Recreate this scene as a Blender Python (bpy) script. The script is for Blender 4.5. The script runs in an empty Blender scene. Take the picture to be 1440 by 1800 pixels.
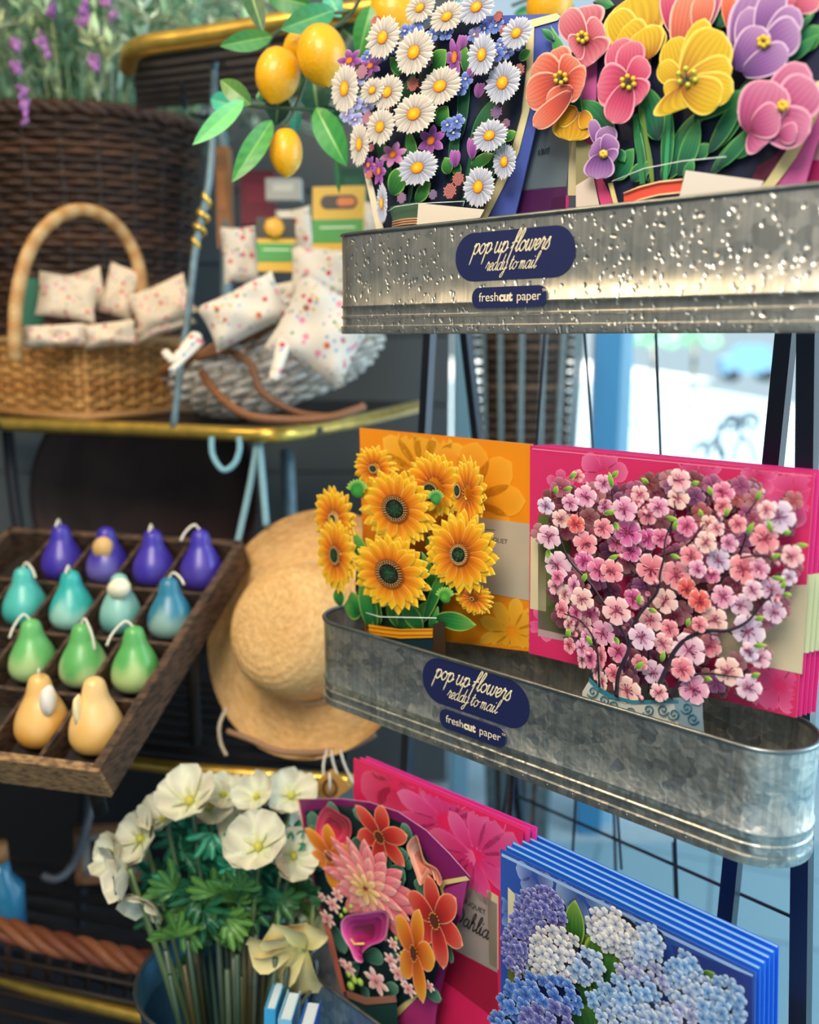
import bpy, bmesh, math, random
from mathutils import Vector, Matrix
from mathutils.geometry import tessellate_polygon
PI = math.pi
random.seed(7)
S = bpy.context.scene
C = S.collection
# ------------------------------------------------------------------ camera
F = 1603.0                      # focal length in pixels of the 1440x1800 frame
PITCH = 0.190
CAM = Vector((0, 0, 1.40))
RT = Vector((1, 0, 0)); FW = Vector((0, math.cos(PITCH), -math.sin(PITCH))); UP = Vector((0, math.sin(PITCH), math.cos(PITCH)))
cd = bpy.data.cameras.new('camera'); cam = bpy.data.objects.new('camera', cd); C.objects.link(cam)
cam.location = CAM; cam.rotation_euler = (PI/2 - PITCH, 0, 0)
cd.sensor_fit = 'HORIZONTAL'; cd.sensor_width = 24; cd.lens = 24*F/1440
cd.clip_start = 0.02; cd.clip_end = 200
cd.dof.use_dof = True; cd.dof.focus_distance = 0.90; cd.dof.aperture_fstop = 2.1
S.camera = cam
# ------------------------------------------------------------------ world, lights, exposure
w = bpy.data.worlds.new('world'); S.world = w; w.use_nodes = True
nt = w.node_tree; bg = nt.nodes['Background']
tc = nt.nodes.new('ShaderNodeTexCoord'); sp = nt.nodes.new('ShaderNodeSeparateXYZ'); rp = nt.nodes.new('ShaderNodeValToRGB')
nt.links.new(tc.outputs['Generated'], sp.inputs[0]); nt.links.new(sp.outputs['Z'], rp.inputs[0]); nt.links.new(rp.outputs[0], bg.inputs[0])
rp.color_ramp.elements[0].position = 0.0; rp.color_ramp.elements[0].color = (.75, .93, 1, 1)
rp.color_ramp.elements[1].position = 0.5; rp.color_ramp.elements[1].color = (.55, .78, 1, 1)
bg.inputs[1].default_value = .8
def area(name, loc, target, size, power, col, sy=None):
    l = bpy.data.lights.new(name, 'AREA'); l.energy = power; l.color = col; l.size = size
    if sy: l.shape = 'RECTANGLE'; l.size_y = sy
    o = bpy.data.objects.new(name, l); C.objects.link(o); o.location = loc
    o.rotation_euler = (Vector(target) - Vector(loc)).to_track_quat('-Z', 'Y').to_euler(); return o
area('ceiling_panel_light', (-.5, -.6, 2.9), (0.0, 1.0, 1.1), 1.1, 62, (1, .88, .74))
area('window_daylight', (2.6, .9, 1.9), (0.1, 1.0, 1.1), 1.6, 55, (.62, .84, 1), 2.0)
for i, (x, y, z) in enumerate([(-1.3, .6, 2.6), (.55, -.2, 2.4), (-.6, .9, 2.7)]):
    l = bpy.data.lights.new('spot_bulb', 'POINT'); l.energy = (22, 9, 16)[i]; l.color = (1, .74, .42); l.shadow_soft_size = .09
    o = bpy.data.objects.new('spot_bulb', l); C.objects.link(o); o.location = (x, y, z)
sl = bpy.data.lights.new('sun', 'SUN'); sl.energy = 13; sl.angle = .01; sl.color = (1, .96, .9)
so = bpy.data.objects.new('sun', sl); C.objects.link(so); so.rotation_euler = (Vector((-.15, .5, -1))).to_track_quat('-Z', 'Y').to_euler()
S.view_settings.view_transform = 'Standard'; S.view_settings.look = 'None'
S.view_settings.exposure = 0.0; S.view_settings.gamma = 1.0; S.view_settings.use_curve_mapping = False

# ------------------------------------------------------------------ helpers
def P(px, py, d):
    return CAM + d*(FW + RT*((px-720)/F) + UP*((900-py)/F))
def lin(c):
    c = c.lstrip('#'); v = [int(c[i:i+2], 16)/255 for i in (0, 2, 4)]
    return tuple(x/12.92 if x <= .04045 else ((x+.055)/1.055)**2.4 for x in v)
def mixc(a, b, t):
    t = max(0, min(1, t)); return tuple(a[i]*(1-t)+b[i]*t for i in range(3))
def shade(c, k): return tuple(max(0, min(1, x*k)) for x in c)
def hashf(*a):
    x = math.sin(sum((i+1)*12.9898*v for i, v in enumerate(a)))*43758.5453
    return x-math.floor(x)
class MB:
    def __init__(s): s.v = []; s.f = []; s.c = []
    def add(s, vs, fs, cs):
        n = len(s.v); s.v += [tuple(v) for v in vs]
        s.f += [tuple(i+n for i in f) for f in fs]
        if isinstance(cs[0], (int, float)): cs = [cs]*len(vs)
        s.c += list(cs)
    def grid(s, nu, nv, fn, closeu=False, closev=False):
        vs = []; cs = []
        for i in range(nu):
            for j in range(nv):
                p, c = fn(i, j); vs.append(p); cs.append(c)
        fs = []
        for i in range(nu if closeu else nu-1):
            for j in range(nv if closev else nv-1):
                a = i*nv+j; b = i*nv+(j+1) % nv; c_ = ((i+1) % nu)*nv+(j+1) % nv; d = ((i+1) % nu)*nv+j
                fs.append((a, b, c_, d))
        s.add(vs, fs, cs)
    def box(s, x0, x1, y0, y1, z0, z1, c=(.5,)*3, M=None):
        vs = [Vector((x, y, z)) for x in (x0, x1) for y in (y0, y1) for z in (z0, z1)]
        if M: vs = [M @ v for v in vs]
        s.add(vs, [(0, 1, 3, 2), (4, 6, 7, 5), (0, 4, 5, 1), (2, 3, 7, 6), (0, 2, 6, 4), (1, 5, 7, 3)], c)
    def tube(s, pts, r, c=(.5,)*3, n=8, closed=False, cap=True, flat=None):
        pts = [Vector(p) for p in pts]; m = len(pts)
        rs = r if isinstance(r, (list, tuple)) else [r]*m
        up = Vector((0.13, 0.21, 0.97)).normalized(); vs = []; cs = []
        for i, p in enumerate(pts):
            if closed: t = pts[(i+1) % m]-pts[i-1]
            else: t = pts[min(i+1, m-1)]-pts[max(i-1, 0)]
            if t.length < 1e-9: t = Vector((0, 0, 1))
            t.normalize(); a = up-t*up.dot(t)
            if a.length < .1: a = Vector((1, 0, 0))-t*t.x
            a.normalize(); up = a.copy(); b = t.cross(a)
            for k in range(n):
                q = 2*PI*k/n; fa = flat or 1
                vs.append(p+(a*math.cos(q)*fa+b*math.sin(q))*rs[i]); cs.append(c[i] if isinstance(c[0], (tuple, list)) else c)
        fs = []
        for i in range(m if closed else m-1):
            for k in range(n):
                i2 = (i+1) % m; fs.append((i*n+k, i*n+(k+1) % n, i2*n+(k+1) % n, i2*n+k))
        if cap and not closed:
            fs.append(tuple(range(n))[::-1]); fs.append(tuple((m-1)*n+k for k in range(n)))
        s.add(vs, fs, cs)
    def lathe(s, prof, c=(.5,)*3, n=24, M=None, wob=None):
        vs = []; cs = []
        for i, (r, z) in enumerate(prof):
            for k in range(n):
                a = 2*PI*k/n; rr = r*(wob(a, z) if wob else 1)
                v = Vector((rr*math.cos(a), rr*math.sin(a), z)); vs.append(M @ v if M else v)
                cs.append(c(a, z) if callable(c) else c)
        m = len(prof); fs = [(i*n+k, i*n+(k+1) % n, (i+1)*n+(k+1) % n, (i+1)*n+k) for i in range(m-1) for k in range(n)]
        s.add(vs, fs, cs)
    def poly(s, pts, z, c, th=0.0005):
        """flat sheet cut to an outline, in the local x/y plane, with thickness"""
        n = len(pts); tri = tessellate_polygon([[Vector((p[0], p[1], 0)) for p in pts]])
        vs = [(p[0], p[1], z) for p in pts]+[(p[0], p[1], z-th) for p in pts]
        fs = [tuple(t) for t in tri]+[tuple(n+i for i in t)[::-1] for t in tri]+[(i, (i+1) % n, n+(i+1) % n, n+i) for i in range(n)]
        s.add(vs, fs, c)
    def ball(s, c0, r, c, sx=1, sy=1, sz=1, nu=8, nv=5, M=None):
        c0 = Vector(c0)
        def fn(i, j):
            a = 2*PI*i/nu; b = -PI/2+PI*j/(nv-1)
            v = Vector((math.cos(a)*math.cos(b)*sx, math.sin(a)*math.cos(b)*sy, math.sin(b)*sz))*r
            if M: v = M @ v
            return c0+v, (c(a, b) if callable(c) else c)
        s.grid(nu, nv, fn, closeu=True)
    def build(s, name, mat, parent=None, smooth=True, flatang=None):
        me = bpy.data.meshes.new(name); me.from_pydata(s.v, [], s.f); me.update()
        at = me.color_attributes.new('Col', 'FLOAT_COLOR', 'POINT')
        buf = []
        for c in s.c: buf += [c[0], c[1], c[2], 1.0]
        at.data.foreach_set('color', buf)
        me.polygons.foreach_set('use_smooth', [smooth]*len(me.polygons))
        me.materials.append(mat)
        if flatang: me.set_sharp_from_angle(angle=flatang)
        o = bpy.data.objects.new(name, me); C.objects.link(o)
        if parent: o.parent = parent
        return o
def tag(o, label=None, cat=None, group=None, kind=None):
    if label: o['label'] = label
    if cat: o['category'] = cat
    if group: o['group'] = group
    if kind: o['kind'] = kind
    return o
def empty(name, loc, rot=(0, 0, 0), label=None, cat=None, group=None):
    o = bpy.data.objects.new(name, None); C.objects.link(o); o.location = loc; o.rotation_euler = rot
    o.empty_display_size = .02
    return tag(o, label, cat, group)
def mat_at(o):
    return Matrix.Translation(o.location) @ o.rotation_euler.to_matrix().to_4x4()
def dup(root, loc=None, rot=None, label=None):
    r = root.copy(); C.objects.link(r)
    if loc is not None: r.location = loc
    if rot is not None: r.rotation_euler = rot
    if label: r['label'] = label
    for ch in list(root.children):
        c = ch.copy(); C.objects.link(c); c.parent = r
        for g in list(ch.children):
            d = g.copy(); C.objects.link(d); d.parent = c
    return r
def smooth_path(pts, k=6, closed=False):
    """Catmull-Rom through the points"""
    P_ = [Vector(p) for p in pts]; n = len(P_); out = []
    for i in range(n if closed else n-1):
        if closed: a, b, c, d = P_[i-1], P_[i], P_[(i+1) % n], P_[(i+2) % n]
        else: a, b, c, d = P_[max(i-1, 0)], P_[i], P_[i+1], P_[min(i+2, n-1)]
        for j in range(k):
            t = j/k
            out.append(.5*((2*b)+(c-a)*t+(2*a-5*b+4*c-d)*t*t+(3*b-a-3*c+d)*t**3))
    if not closed: out.append(P_[-1])
    return out

# materials ---------------------------------------------------------
def newmat(name):
    m = bpy.data.materials.new(name); m.use_nodes = True
    return m, m.node_tree, m.node_tree.nodes['Principled BSDF']
def node(nt, t, **k):
    n = nt.nodes.new(t)
    for a, b in k.items():
        if a.startswith('_'): n.inputs[int(a[1:]) if a[1:].isdigit() else a[1:]].default_value = b
        else: setattr(n, a, b)
    return n
def attr_mat(name, rough=.5, coat=0, bump=0, bscale=300, sheen=0, var=0, metal=0, sss=0, trans=0):
    m, nt, b = newmat(name); a = node(nt, 'ShaderNodeVertexColor', layer_name='Col')
    b.inputs['Roughness'].default_value = rough; b.inputs['Coat Weight'].default_value = coat; b.inputs['Metallic'].default_value = metal
    b.inputs['Coat Roughness'].default_value = .25
    if sss: b.inputs['Subsurface Weight'].default_value = sss; b.inputs['Subsurface Scale'].default_value = .01
    src = a.outputs[0]
    if bump or var:
        tc = node(nt, 'ShaderNodeTexCoord'); no = node(nt, 'ShaderNodeTexNoise'); no.inputs['Scale'].default_value = bscale; no.inputs['Detail'].default_value = 3
        nt.links.new(tc.outputs['Object'], no.inputs['Vector'])
        if var:
            mx = node(nt, 'ShaderNodeMix', data_type='RGBA', blend_type='MULTIPLY'); mx.inputs[0].default_value = 1
            mr = node(nt, 'ShaderNodeMapRange'); mr.inputs[1].default_value = .3; mr.inputs[2].default_value = .7; mr.inputs[3].default_value = 1-var; mr.inputs[4].default_value = 1
            nt.links.new(no.outputs[0], mr.inputs[0]); nt.links.new(src, mx.inputs[6]); nt.links.new(mr.outputs[0], mx.inputs[7]); src = mx.outputs[2]
        if bump:
            bp = node(nt, 'ShaderNodeBump'); bp.inputs['Strength'].default_value = bump; bp.inputs['Distance'].default_value = .002
            nt.links.new(no.outputs[0], bp.inputs['Height']); nt.links.new(bp.outputs[0], b.inputs['Normal'])
    nt.links.new(src, b.inputs['Base Color'])
    return m
def flat_mat(name, col, rough=.5, metal=0, coat=0, bump=0, bscale=200, var=0, stretch=(1, 1, 1), col2=None):
    m, nt, b = newmat(name); c = lin(col); b.inputs['Base Color'].default_value = (*c, 1)
    b.inputs['Roughness'].default_value = rough; b.inputs['Metallic'].default_value = metal; b.inputs['Coat Weight'].default_value = coat
    if bump or var or col2:
        tc = node(nt, 'ShaderNodeTexCoord'); mp = node(nt, 'ShaderNodeMapping'); mp.inputs['Scale'].default_value = stretch
        no = node(nt, 'ShaderNodeTexNoise'); no.inputs['Scale'].default_value = bscale; no.inputs['Detail'].default_value = 5
        nt.links.new(tc.outputs['Object'], mp.inputs[0]); nt.links.new(mp.outputs[0], no.inputs['Vector'])
        r = node(nt, 'ShaderNodeValToRGB'); r.color_ramp.elements[0].position = .35; r.color_ramp.elements[1].position = .65
        r.color_ramp.elements[0].color = (*(lin(col2) if col2 else shade(c, 1-var)), 1); r.color_ramp.elements[1].color = (*c, 1)
        nt.links.new(no.outputs[0], r.inputs[0]); nt.links.new(r.outputs[0], b.inputs['Base Color'])
        if bump:
            bp = node(nt, 'ShaderNodeBump'); bp.inputs['Strength'].default_value = bump; bp.inputs['Distance'].default_value = .003
            nt.links.new(no.outputs[0], bp.inputs['Height']); nt.links.new(bp.outputs[0], b.inputs['Normal'])
    return m
def galvanized(name, base=(.50, .51, .50), warm=(.62, .60, .55), dimple=.5, dark=(.30, .33, .35), rough=.34, sparse=0):
    m, nt, b = newmat(name); L = nt.links
    tc = node(nt, 'ShaderNodeTexCoord'); co = tc.outputs['Object']
    v = node(nt, 'ShaderNodeTexVoronoi'); v.inputs['Scale'].default_value = 95; v.inputs['Randomness'].default_value = 1
    nz = node(nt, 'ShaderNodeTexNoise'); nz.inputs['Scale'].default_value = 60; nz.inputs['Detail'].default_value = 2
    mxv = node(nt, 'ShaderNodeVectorMath', operation='MULTIPLY_ADD'); mxv.inputs[1].default_value = (.012, .012, .012)
    L.new(co, nz.inputs['Vector']); L.new(nz.outputs['Color'], mxv.inputs[0]); L.new(co, mxv.inputs[2]); L.new(mxv.outputs[0], v.inputs['Vector'])
    sep = node(nt, 'ShaderNodeSeparateColor'); L.new(v.outputs['Color'], sep.inputs[0])
    r = node(nt, 'ShaderNodeValToRGB'); e = r.color_ramp.elements
    e[0].position = .0; e[0].color = (*dark, 1); e[1].position = 1; e[1].color = (*warm, 1); x = e.new(.45); x.color = (*base, 1)
    L.new(sep.outputs[0], r.inputs[0])
    # vertical streaks of wear
    mp = node(nt, 'ShaderNodeMapping'); mp.inputs['Scale'].default_value = (260, 260, 9); n2 = node(nt, 'ShaderNodeTexNoise'); n2.inputs['Scale'].default_value = 1; n2.inputs['Detail'].default_value = 4
    L.new(co, mp.inputs[0]); L.new(mp.outputs[0], n2.inputs['Vector'])
    mr = node(nt, 'ShaderNodeMapRange'); mr.inputs[1].default_value = .3; mr.inputs[2].default_value = .7; mr.inputs[3].default_value = .78; mr.inputs[4].default_value = 1.08
    L.new(n2.outputs[0], mr.inputs[0])
    mx = node(nt, 'ShaderNodeMix', data_type='RGBA', blend_type='MULTIPLY'); mx.inputs[0].default_value = 1
    L.new(r.outputs[0], mx.inputs[6]); L.new(mr.outputs[0], mx.inputs[7]); L.new(mx.outputs[2], b.inputs['Base Color'])
    b.inputs['Metallic'].default_value = .92
    rr = node(nt, 'ShaderNodeMapRange'); rr.inputs[3].default_value = rough-.05; rr.inputs[4].default_value = rough+.06; L.new(sep.outputs[1], rr.inputs[0]); L.new(rr.outputs[0], b.inputs['Roughness'])
    # dimples
    v2 = node(nt, 'ShaderNodeTexVoronoi', feature='SMOOTH_F1'); v2.inputs['Scale'].default_value = 150; v2.inputs['Smoothness'].default_value = .6; L.new(mxv.outputs[0], v2.inputs['Vector'])
    ad = node(nt, 'ShaderNodeMath', operation='MULTIPLY_ADD'); ad.inputs[1].default_value = .2; L.new(sep.outputs[2], ad.inputs[0]); L.new(v2.outputs['Distance'], ad.inputs[2])
    if sparse:
        v3 = node(nt, 'ShaderNodeTexVoronoi'); v3.inputs['Scale'].default_value = sparse; mp3 = node(nt, 'ShaderNodeMapping'); mp3.inputs['Scale'].default_value = (1, 1, .75)
        L.new(mxv.outputs[0], mp3.inputs[0]); L.new(mp3.outputs[0], v3.inputs['Vector'])
        m3 = node(nt, 'ShaderNodeMapRange', interpolation_type='SMOOTHSTEP'); m3.inputs[1].default_value = .12; m3.inputs[2].default_value = .34; L.new(v3.outputs['Distance'], m3.inputs[0])
        ad = node(nt, 'ShaderNodeMath', operation='MULTIPLY_ADD'); ad.inputs[1].default_value = .12; L.new(n2.outputs[0], ad.inputs[0]); L.new(m3.outputs[0], ad.inputs[2])
    bp = node(nt, 'ShaderNodeBump'); bp.inputs['Strength'].default_value = dimple; bp.inputs['Distance'].default_value = .004
    L.new(ad.outputs[0], bp.inputs['Height']); L.new(bp.outputs[0], b.inputs['Normal'])
    return m
M_print = attr_mat('printed_card', .42, .15)
M_paper = attr_mat('paper', .6)
M_galv = galvanized('galvanized_steel', dimple=.17, rough=.36, base=(.53, .56, .54), warm=(.70, .69, .63), dark=(.38, .42, .43))
M_galv2 = galvanized('galvanized_steel_top', dimple=.34, base=(.60, .59, .55), dark=(.56, .56, .53), warm=(.64, .62, .57), rough=.34, sparse=150)
M_rim = flat_mat('rolled_steel_rim', '#8f9698', .3, .9, var=.25, bscale=80)
M_black = flat_mat('black_powder_coated_metal', '#1c2433', .35, .3, .2)
M_navy = flat_mat('navy_vinyl', '#1d2450', .33, 0, .3)
M_cream = flat_mat('cream_ink', '#eadbb8', .5)
M_gold = flat_mat('brass', '#f0c860', .30, .85, bump=.05, bscale=40, var=.25)
M_attr = attr_mat('tinted', .55, 0, .15, 200, var=.15)
M_cloth = attr_mat('printed_cotton', .85, 0, .5, 700)
M_leaf = attr_mat('leaf', .4, .2, .2, 120)
M_wick = attr_mat('wicker', .6, .1, .5, 400, var=.45)
M_wax = attr_mat('wax', .35, .3, .1, 60, sss=.15)

class Frame:
    """a vertical plane in the place: origin, local x to the right, y up, z towards the shopper"""
    def __init__(s, o, yaw, lean=0):
        s.o = Vector(o); s.yaw = yaw
        R = Matrix.Rotation(-yaw, 3, 'Z') @ Matrix.Rotation(PI/2+lean, 3, 'X')
        s.R = R; s.u, s.v, s.n = R.col[0], R.col[1], R.col[2]
        s.rot = R.to_euler()
    def hit(s, px, py, w=0):
        d = P(px, py, 1)-CAM; o = s.o+s.n*w
        t = (o-CAM).dot(s.n)/d.dot(s.n); q = CAM+d*t-s.o
        return Vector((q.dot(s.u), q.dot(s.v)))
    def scale(s, px, py, w=0):
        """metres per pixel near that spot: along x, along y"""
        a = s.hit(px-5, py, w); b = s.hit(px+5, py, w); c = s.hit(px, py-5, w); d = s.hit(px, py+5, w)
        return (b-a).x/10, (c-d).y/10
    def root(s, name, label, cat, group=None):
        return empty(name, s.o, s.rot, label, cat, group)

# petals, printed and die-cut ----------------------------------------
SV = [-1, -.84, -.45, 0, .45, .84, 1]
def petal(mb, c, ang, L, W, z, cols, prof=(.6, 2, 1), nu=7, cup=0, asp=(1, 1, 0), r0=0, streak=.15, ns=3, edge=None, notch=0, ruf=0, dz=0, bend=0, stip=0, nv=0):
    """one petal: base at c+r0, pointing along ang; cols = base, mid, tip. asp squashes the flower (sx, sy, rot)"""
    a, b, cc = prof
    tm = (a/(a+b*cc))**(1/b) if cc else 1
    mx = max((t/40)**a*(1-(t/40)**b)**cc for t in range(1, 40))
    sx, sy, rot = asp; cr, sr = math.cos(rot), math.sin(rot); ca, sa = math.cos(ang), math.sin(ang)
    SV_ = SV if not nv else [-1]+[-.94+1.88*q/(nv-3) for q in range(nv-2)]+[1]
    ns_ = len(SV_)
    def fn(i, j):
        t = i/(nu-1); s = SV_[j]
        t_ = min(max(t, 1e-4), 1-1e-6)
        hw = W*.5*(t_**a*(1-t_**b)**cc)/mx
        if ruf: hw *= 1+ruf*math.sin(t*17+s*3+ang*7)
        x = r0+L*t*(1-notch*(1-abs(s))*t**6); y = s*hw+bend*L*t*t
        X = x*ca-y*sa; Y = x*sa+y*ca
        X, Y = X*cr+Y*sr, -X*sr+Y*cr
        X *= sx; Y *= sy
        X, Y = X*cr-Y*sr, X*sr+Y*cr
        col = mixc(cols[0], cols[1], t*2) if t < .5 else mixc(cols[1], cols[2], t*2-1)
        if streak: col = shade(col, 1-streak*(.5+.5*math.cos(s*ns*PI))*(1-.5*t))
        if edge and (abs(s) > .9 or i == nu-1): col = mixc(col, edge, .75)
        if stip: col = mixc(col, (1, 1, 1), stip*hashf(i, j, ang))
        return (c[0]+X, c[1]+Y, z+dz*(1-s*s)+cup*t*t), col
    mb.grid(nu, ns_, fn)
def disc(mb, c, r, z, col, asp=(1, 1, 0), n=14, dome=0, col2=None):
    sx, sy, rot = asp; cr, sr = math.cos(rot), math.sin(rot)
    vs = [(c[0], c[1], z+dome)]; cs = [col2 or col]
    for k in range(n):
        for_r = r; a = 2*PI*k/n; X, Y = for_r*math.cos(a), for_r*math.sin(a)
        X, Y = X*cr+Y*sr, -X*sr+Y*cr; X *= sx; Y *= sy; X, Y = X*cr-Y*sr, X*sr+Y*cr
        vs.append((c[0]+X, c[1]+Y, z)); cs.append(col)
    mb.add(vs, [(0, 1+k, 1+(k+1) % n) for k in range(n)], cs)
def ptsp(c, r, a, asp):
    sx, sy, rot = asp; cr, sr = math.cos(rot), math.sin(rot); X, Y = r*math.cos(a), r*math.sin(a)
    X, Y = X*cr+Y*sr, -X*sr+Y*cr; X *= sx; Y *= sy; X, Y = X*cr-Y*sr, X*sr+Y*cr
    return (c[0]+X, c[1]+Y)

GLYPH = {
 'p': (.8, [[(0, .7), (.14, 1), (.14, .8), (.12, -1)], [(.14, .55), (.36, 1), (.6, .8), (.6, .3), (.38, 0), (.14, .25)], [(.5, .08), (.8, .45)]]),
 'o': (.72, [[(.3, 1), (.05, .7), (.05, .3), (.3, 0), (.55, .3), (.55, .7), (.3, 1), (.5, .8), (.8, .9)]]),
 'u': (.8, [[(0, .9), (.08, 1), (.06, .3), (.25, 0), (.48, .3), (.55, 1), (.53, .3), (.66, 0), (.85, .35)]]),
 'f': (.55, [[(0, .3), (.38, 1.2), (.5, 1.9), (.36, 2.05), (.25, 1.6), (.18, 0), (.12, -1)], [(-.05, .8), (.5, .95)]]),
 'l': (.45, [[(0, .2), (.32, 1.2), (.42, 1.85), (.3, 2.05), (.17, 1.6), (.13, .3), (.26, 0), (.48, .3)]]),
 'w': (1.0, [[(0, .9), (.07, 1), (.06, .3), (.22, 0), (.42, .3), (.47, 1), (.45, .3), (.6, 0), (.8, .3), (.82, 1), (1, .85)]]),
 'e': (.55, [[(0, .35), (.3, .5), (.45, .8), (.3, 1), (.1, .75), (.08, .3), (.28, 0), (.58, .35)]]),
 'r': (.62, [[(0, .3), (.2, 1.15), (.25, .88), (.45, .92), (.4, .3), (.5, 0), (.66, .3)]]),
 's': (.55, [[(0, .3), (.28, 1.1), (.33, .8), (.46, .3), (.3, 0), (.05, .1)]]),
 'a': (.8, [[(.55, .85), (.3, 1), (.05, .6), (.05, .2), (.25, 0), (.5, .3), (.6, 1), (.57, .3), (.68, 0), (.85, .3)]]),
 'd': (.8, [[(.55, .85), (.3, 1), (.05, .6), (.05, .2), (.25, 0), (.5, .3), (.66, 2), (.58, .3), (.68, 0), (.85, .3)]]),
 'y': (.75, [[(0, .9), (.07, 1), (.06, .35), (.25, .05), (.5, .3), (.6, 1), (.52, 0), (.36, -.85), (.1, -.85), (.12, -.55), (.45, -.1), (.78, .3)]]),
 't': (.5, [[(0, .3), (.2, 1.7), (.13, .3), (.26, 0), (.5, .35)], [(-.05, 1.1), (.42, 1.2)]]),
 'm': (1.0, [[(0, .8), (.1, 1), (.08, 0)], [(.08, .5), (.27, 1), (.38, .8), (.35, 0)], [(.35, .5), (.55, 1), (.68, .8), (.65, .2), (.76, 0), (1, .4)]]),
 'i': (.42, [[(0, .4), (.14, 1), (.1, .3), (.22, 0), (.44, .35)], [(.2, 1.4), (.22, 1.5)]]),
 'D': (1.25, [[(.3, 1.9), (.1, 0), (.6, 0), (1.05, .7), (.95, 1.5), (.5, 1.95), (0, 1.7)]]),
 'h': (.75, [[(0, .2), (.28, 1.2), (.36, 1.85), (.24, 2.05), (.12, 1.6), (.06, 0)], [(.08, .5), (.33, 1), (.48, .8), (.45, .2), (.55, 0), (.78, .35)]]),
 ' ': (.35, [])}
def script_text(mb, txt, x, y, xh, z, col, wd=.14, slant=.3, tilt=0):
    """hand lettering drawn as raised ink strokes; x,y is the centre of the line"""
    tot = sum(GLYPH[c][0] for c in txt)*xh; cx = -tot/2
    ct, st = math.cos(tilt), math.sin(tilt)
    for ch in txt:
        adv, strokes = GLYPH[ch]
        for k in strokes:
            pts = smooth_path([(p[0]+p[1]*slant, p[1]-.5, 0) for p in k], 5)
            pp = []
            for p in pts:
                X = cx+p.x*xh; Y = p.y*xh; pp.append((x+X*ct-Y*st, y+X*st+Y*ct, z))
            mb.tube(pp, xh*wd*.5, col, 5)
        cx += adv*xh
def font_text(name, txt, size, mat, parent, loc, z=0, bold=0, tilt=0):
    cu = bpy.data.curves.new(name, 'FONT'); cu.body = txt; cu.size = size; cu.align_x = 'LEFT'; cu.offset = bold; cu.extrude = .00008
    o = bpy.data.objects.new(name, cu); C.objects.link(o)
    bpy.context.view_layer.update()
    me = bpy.data.meshes.new_from_object(o.evaluated_get(bpy.context.evaluated_depsgraph_get()))
    bpy.data.objects.remove(o); me.name = name; me.materials.clear(); me.materials.append(mat)
    q = bpy.data.objects.new(name, me); C.objects.link(q); q.parent = parent
    xs = [v.co.x for v in me.vertices]
    q.location = (loc[0], loc[1], z); q.rotation_euler = (0, 0, tilt)
    return q, (max(xs) if xs else 0)
# ================================================================== SETTING (right: shop window and pavement; left: wall)
def struct(name, mb, mat): o = mb.build(name, mat, smooth=False); o['kind'] = 'structure'; return o
M_floor = flat_mat('pale_concrete', '#b9d0d8', .7, bump=.3, bscale=60, var=.18)
M_in = flat_mat('dark_floor', '#20242c', .6, var=.3, bscale=8)
M_wall = flat_mat('grey_panelling', '#5b6266', .7, var=.12, bscale=5)
M_frame = flat_mat('pale_blue_paint', '#8fc4e0', .4, var=.05, bscale=5)
mb = MB(); mb.box(-1.0, 8, 2.35, 30, -.02, 0); struct('floor', mb, M_floor)
mb = MB(); mb.box(-4, -1.0, 2.35, 3.0, -.02, .0); struct('floor', mb, M_in)
M_tile = None
def tile_mat():
    m, nt, b = newmat('pale_blue_floor_tiles'); L = nt.links
    tc = node(nt, 'ShaderNodeTexCoord'); mp = node(nt, 'ShaderNodeMapping'); mp.inputs['Rotation'].default_value = (0, 0, .35)
    br = node(nt, 'ShaderNodeTexBrick'); br.offset = 0; br.inputs['Scale'].default_value = 1; br.inputs['Brick Width'].default_value = .3; br.inputs['Row Height'].default_value = .3
    br.inputs['Mortar Size'].default_value = .004; br.inputs['Color1'].default_value = (*lin('#8fb8c6'), 1); br.inputs['Color2'].default_value = (*lin('#86afc2'), 1); br.inputs['Mortar'].default_value = (*lin('#5f8294'), 1)
    L.new(tc.outputs['Object'], mp.inputs[0]); L.new(mp.outputs[0], br.inputs['Vector']); L.new(br.outputs[0], b.inputs['Base Color'])
    b.inputs['Roughness'].default_value = .35
    return m
mb = MB(); mb.box(-.35, 3.5, -1.5, 2.35, -.02, .0); struct('floor', mb, tile_mat())
mb = MB(); mb.box(-4, -.35, -1.5, 2.35, -.02, .0); struct('floor', mb, M_in)
# wall behind the shelf rack: wide painted boards
mb = MB()
for k in range(16):
    z = k*.2; mb.box(-4, .12, 2.70, 2.75, z+.006, z+.2)
mb.box(-4, .12, 2.72, 2.76, 0, 3.2)
struct('wall_back', mb, M_wall)
mb = MB(); mb.box(-2.1, -2.05, -1.5, 2.72, 0, 3.2); struct('wall_left', mb, M_wall)
mb = MB(); mb.box(-2.1, 3.0, -4, 2.76, 3.2, 3.24); struct('ceiling', mb, flat_mat('ceiling_paint', '#c9c4ba', .8))
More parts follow.
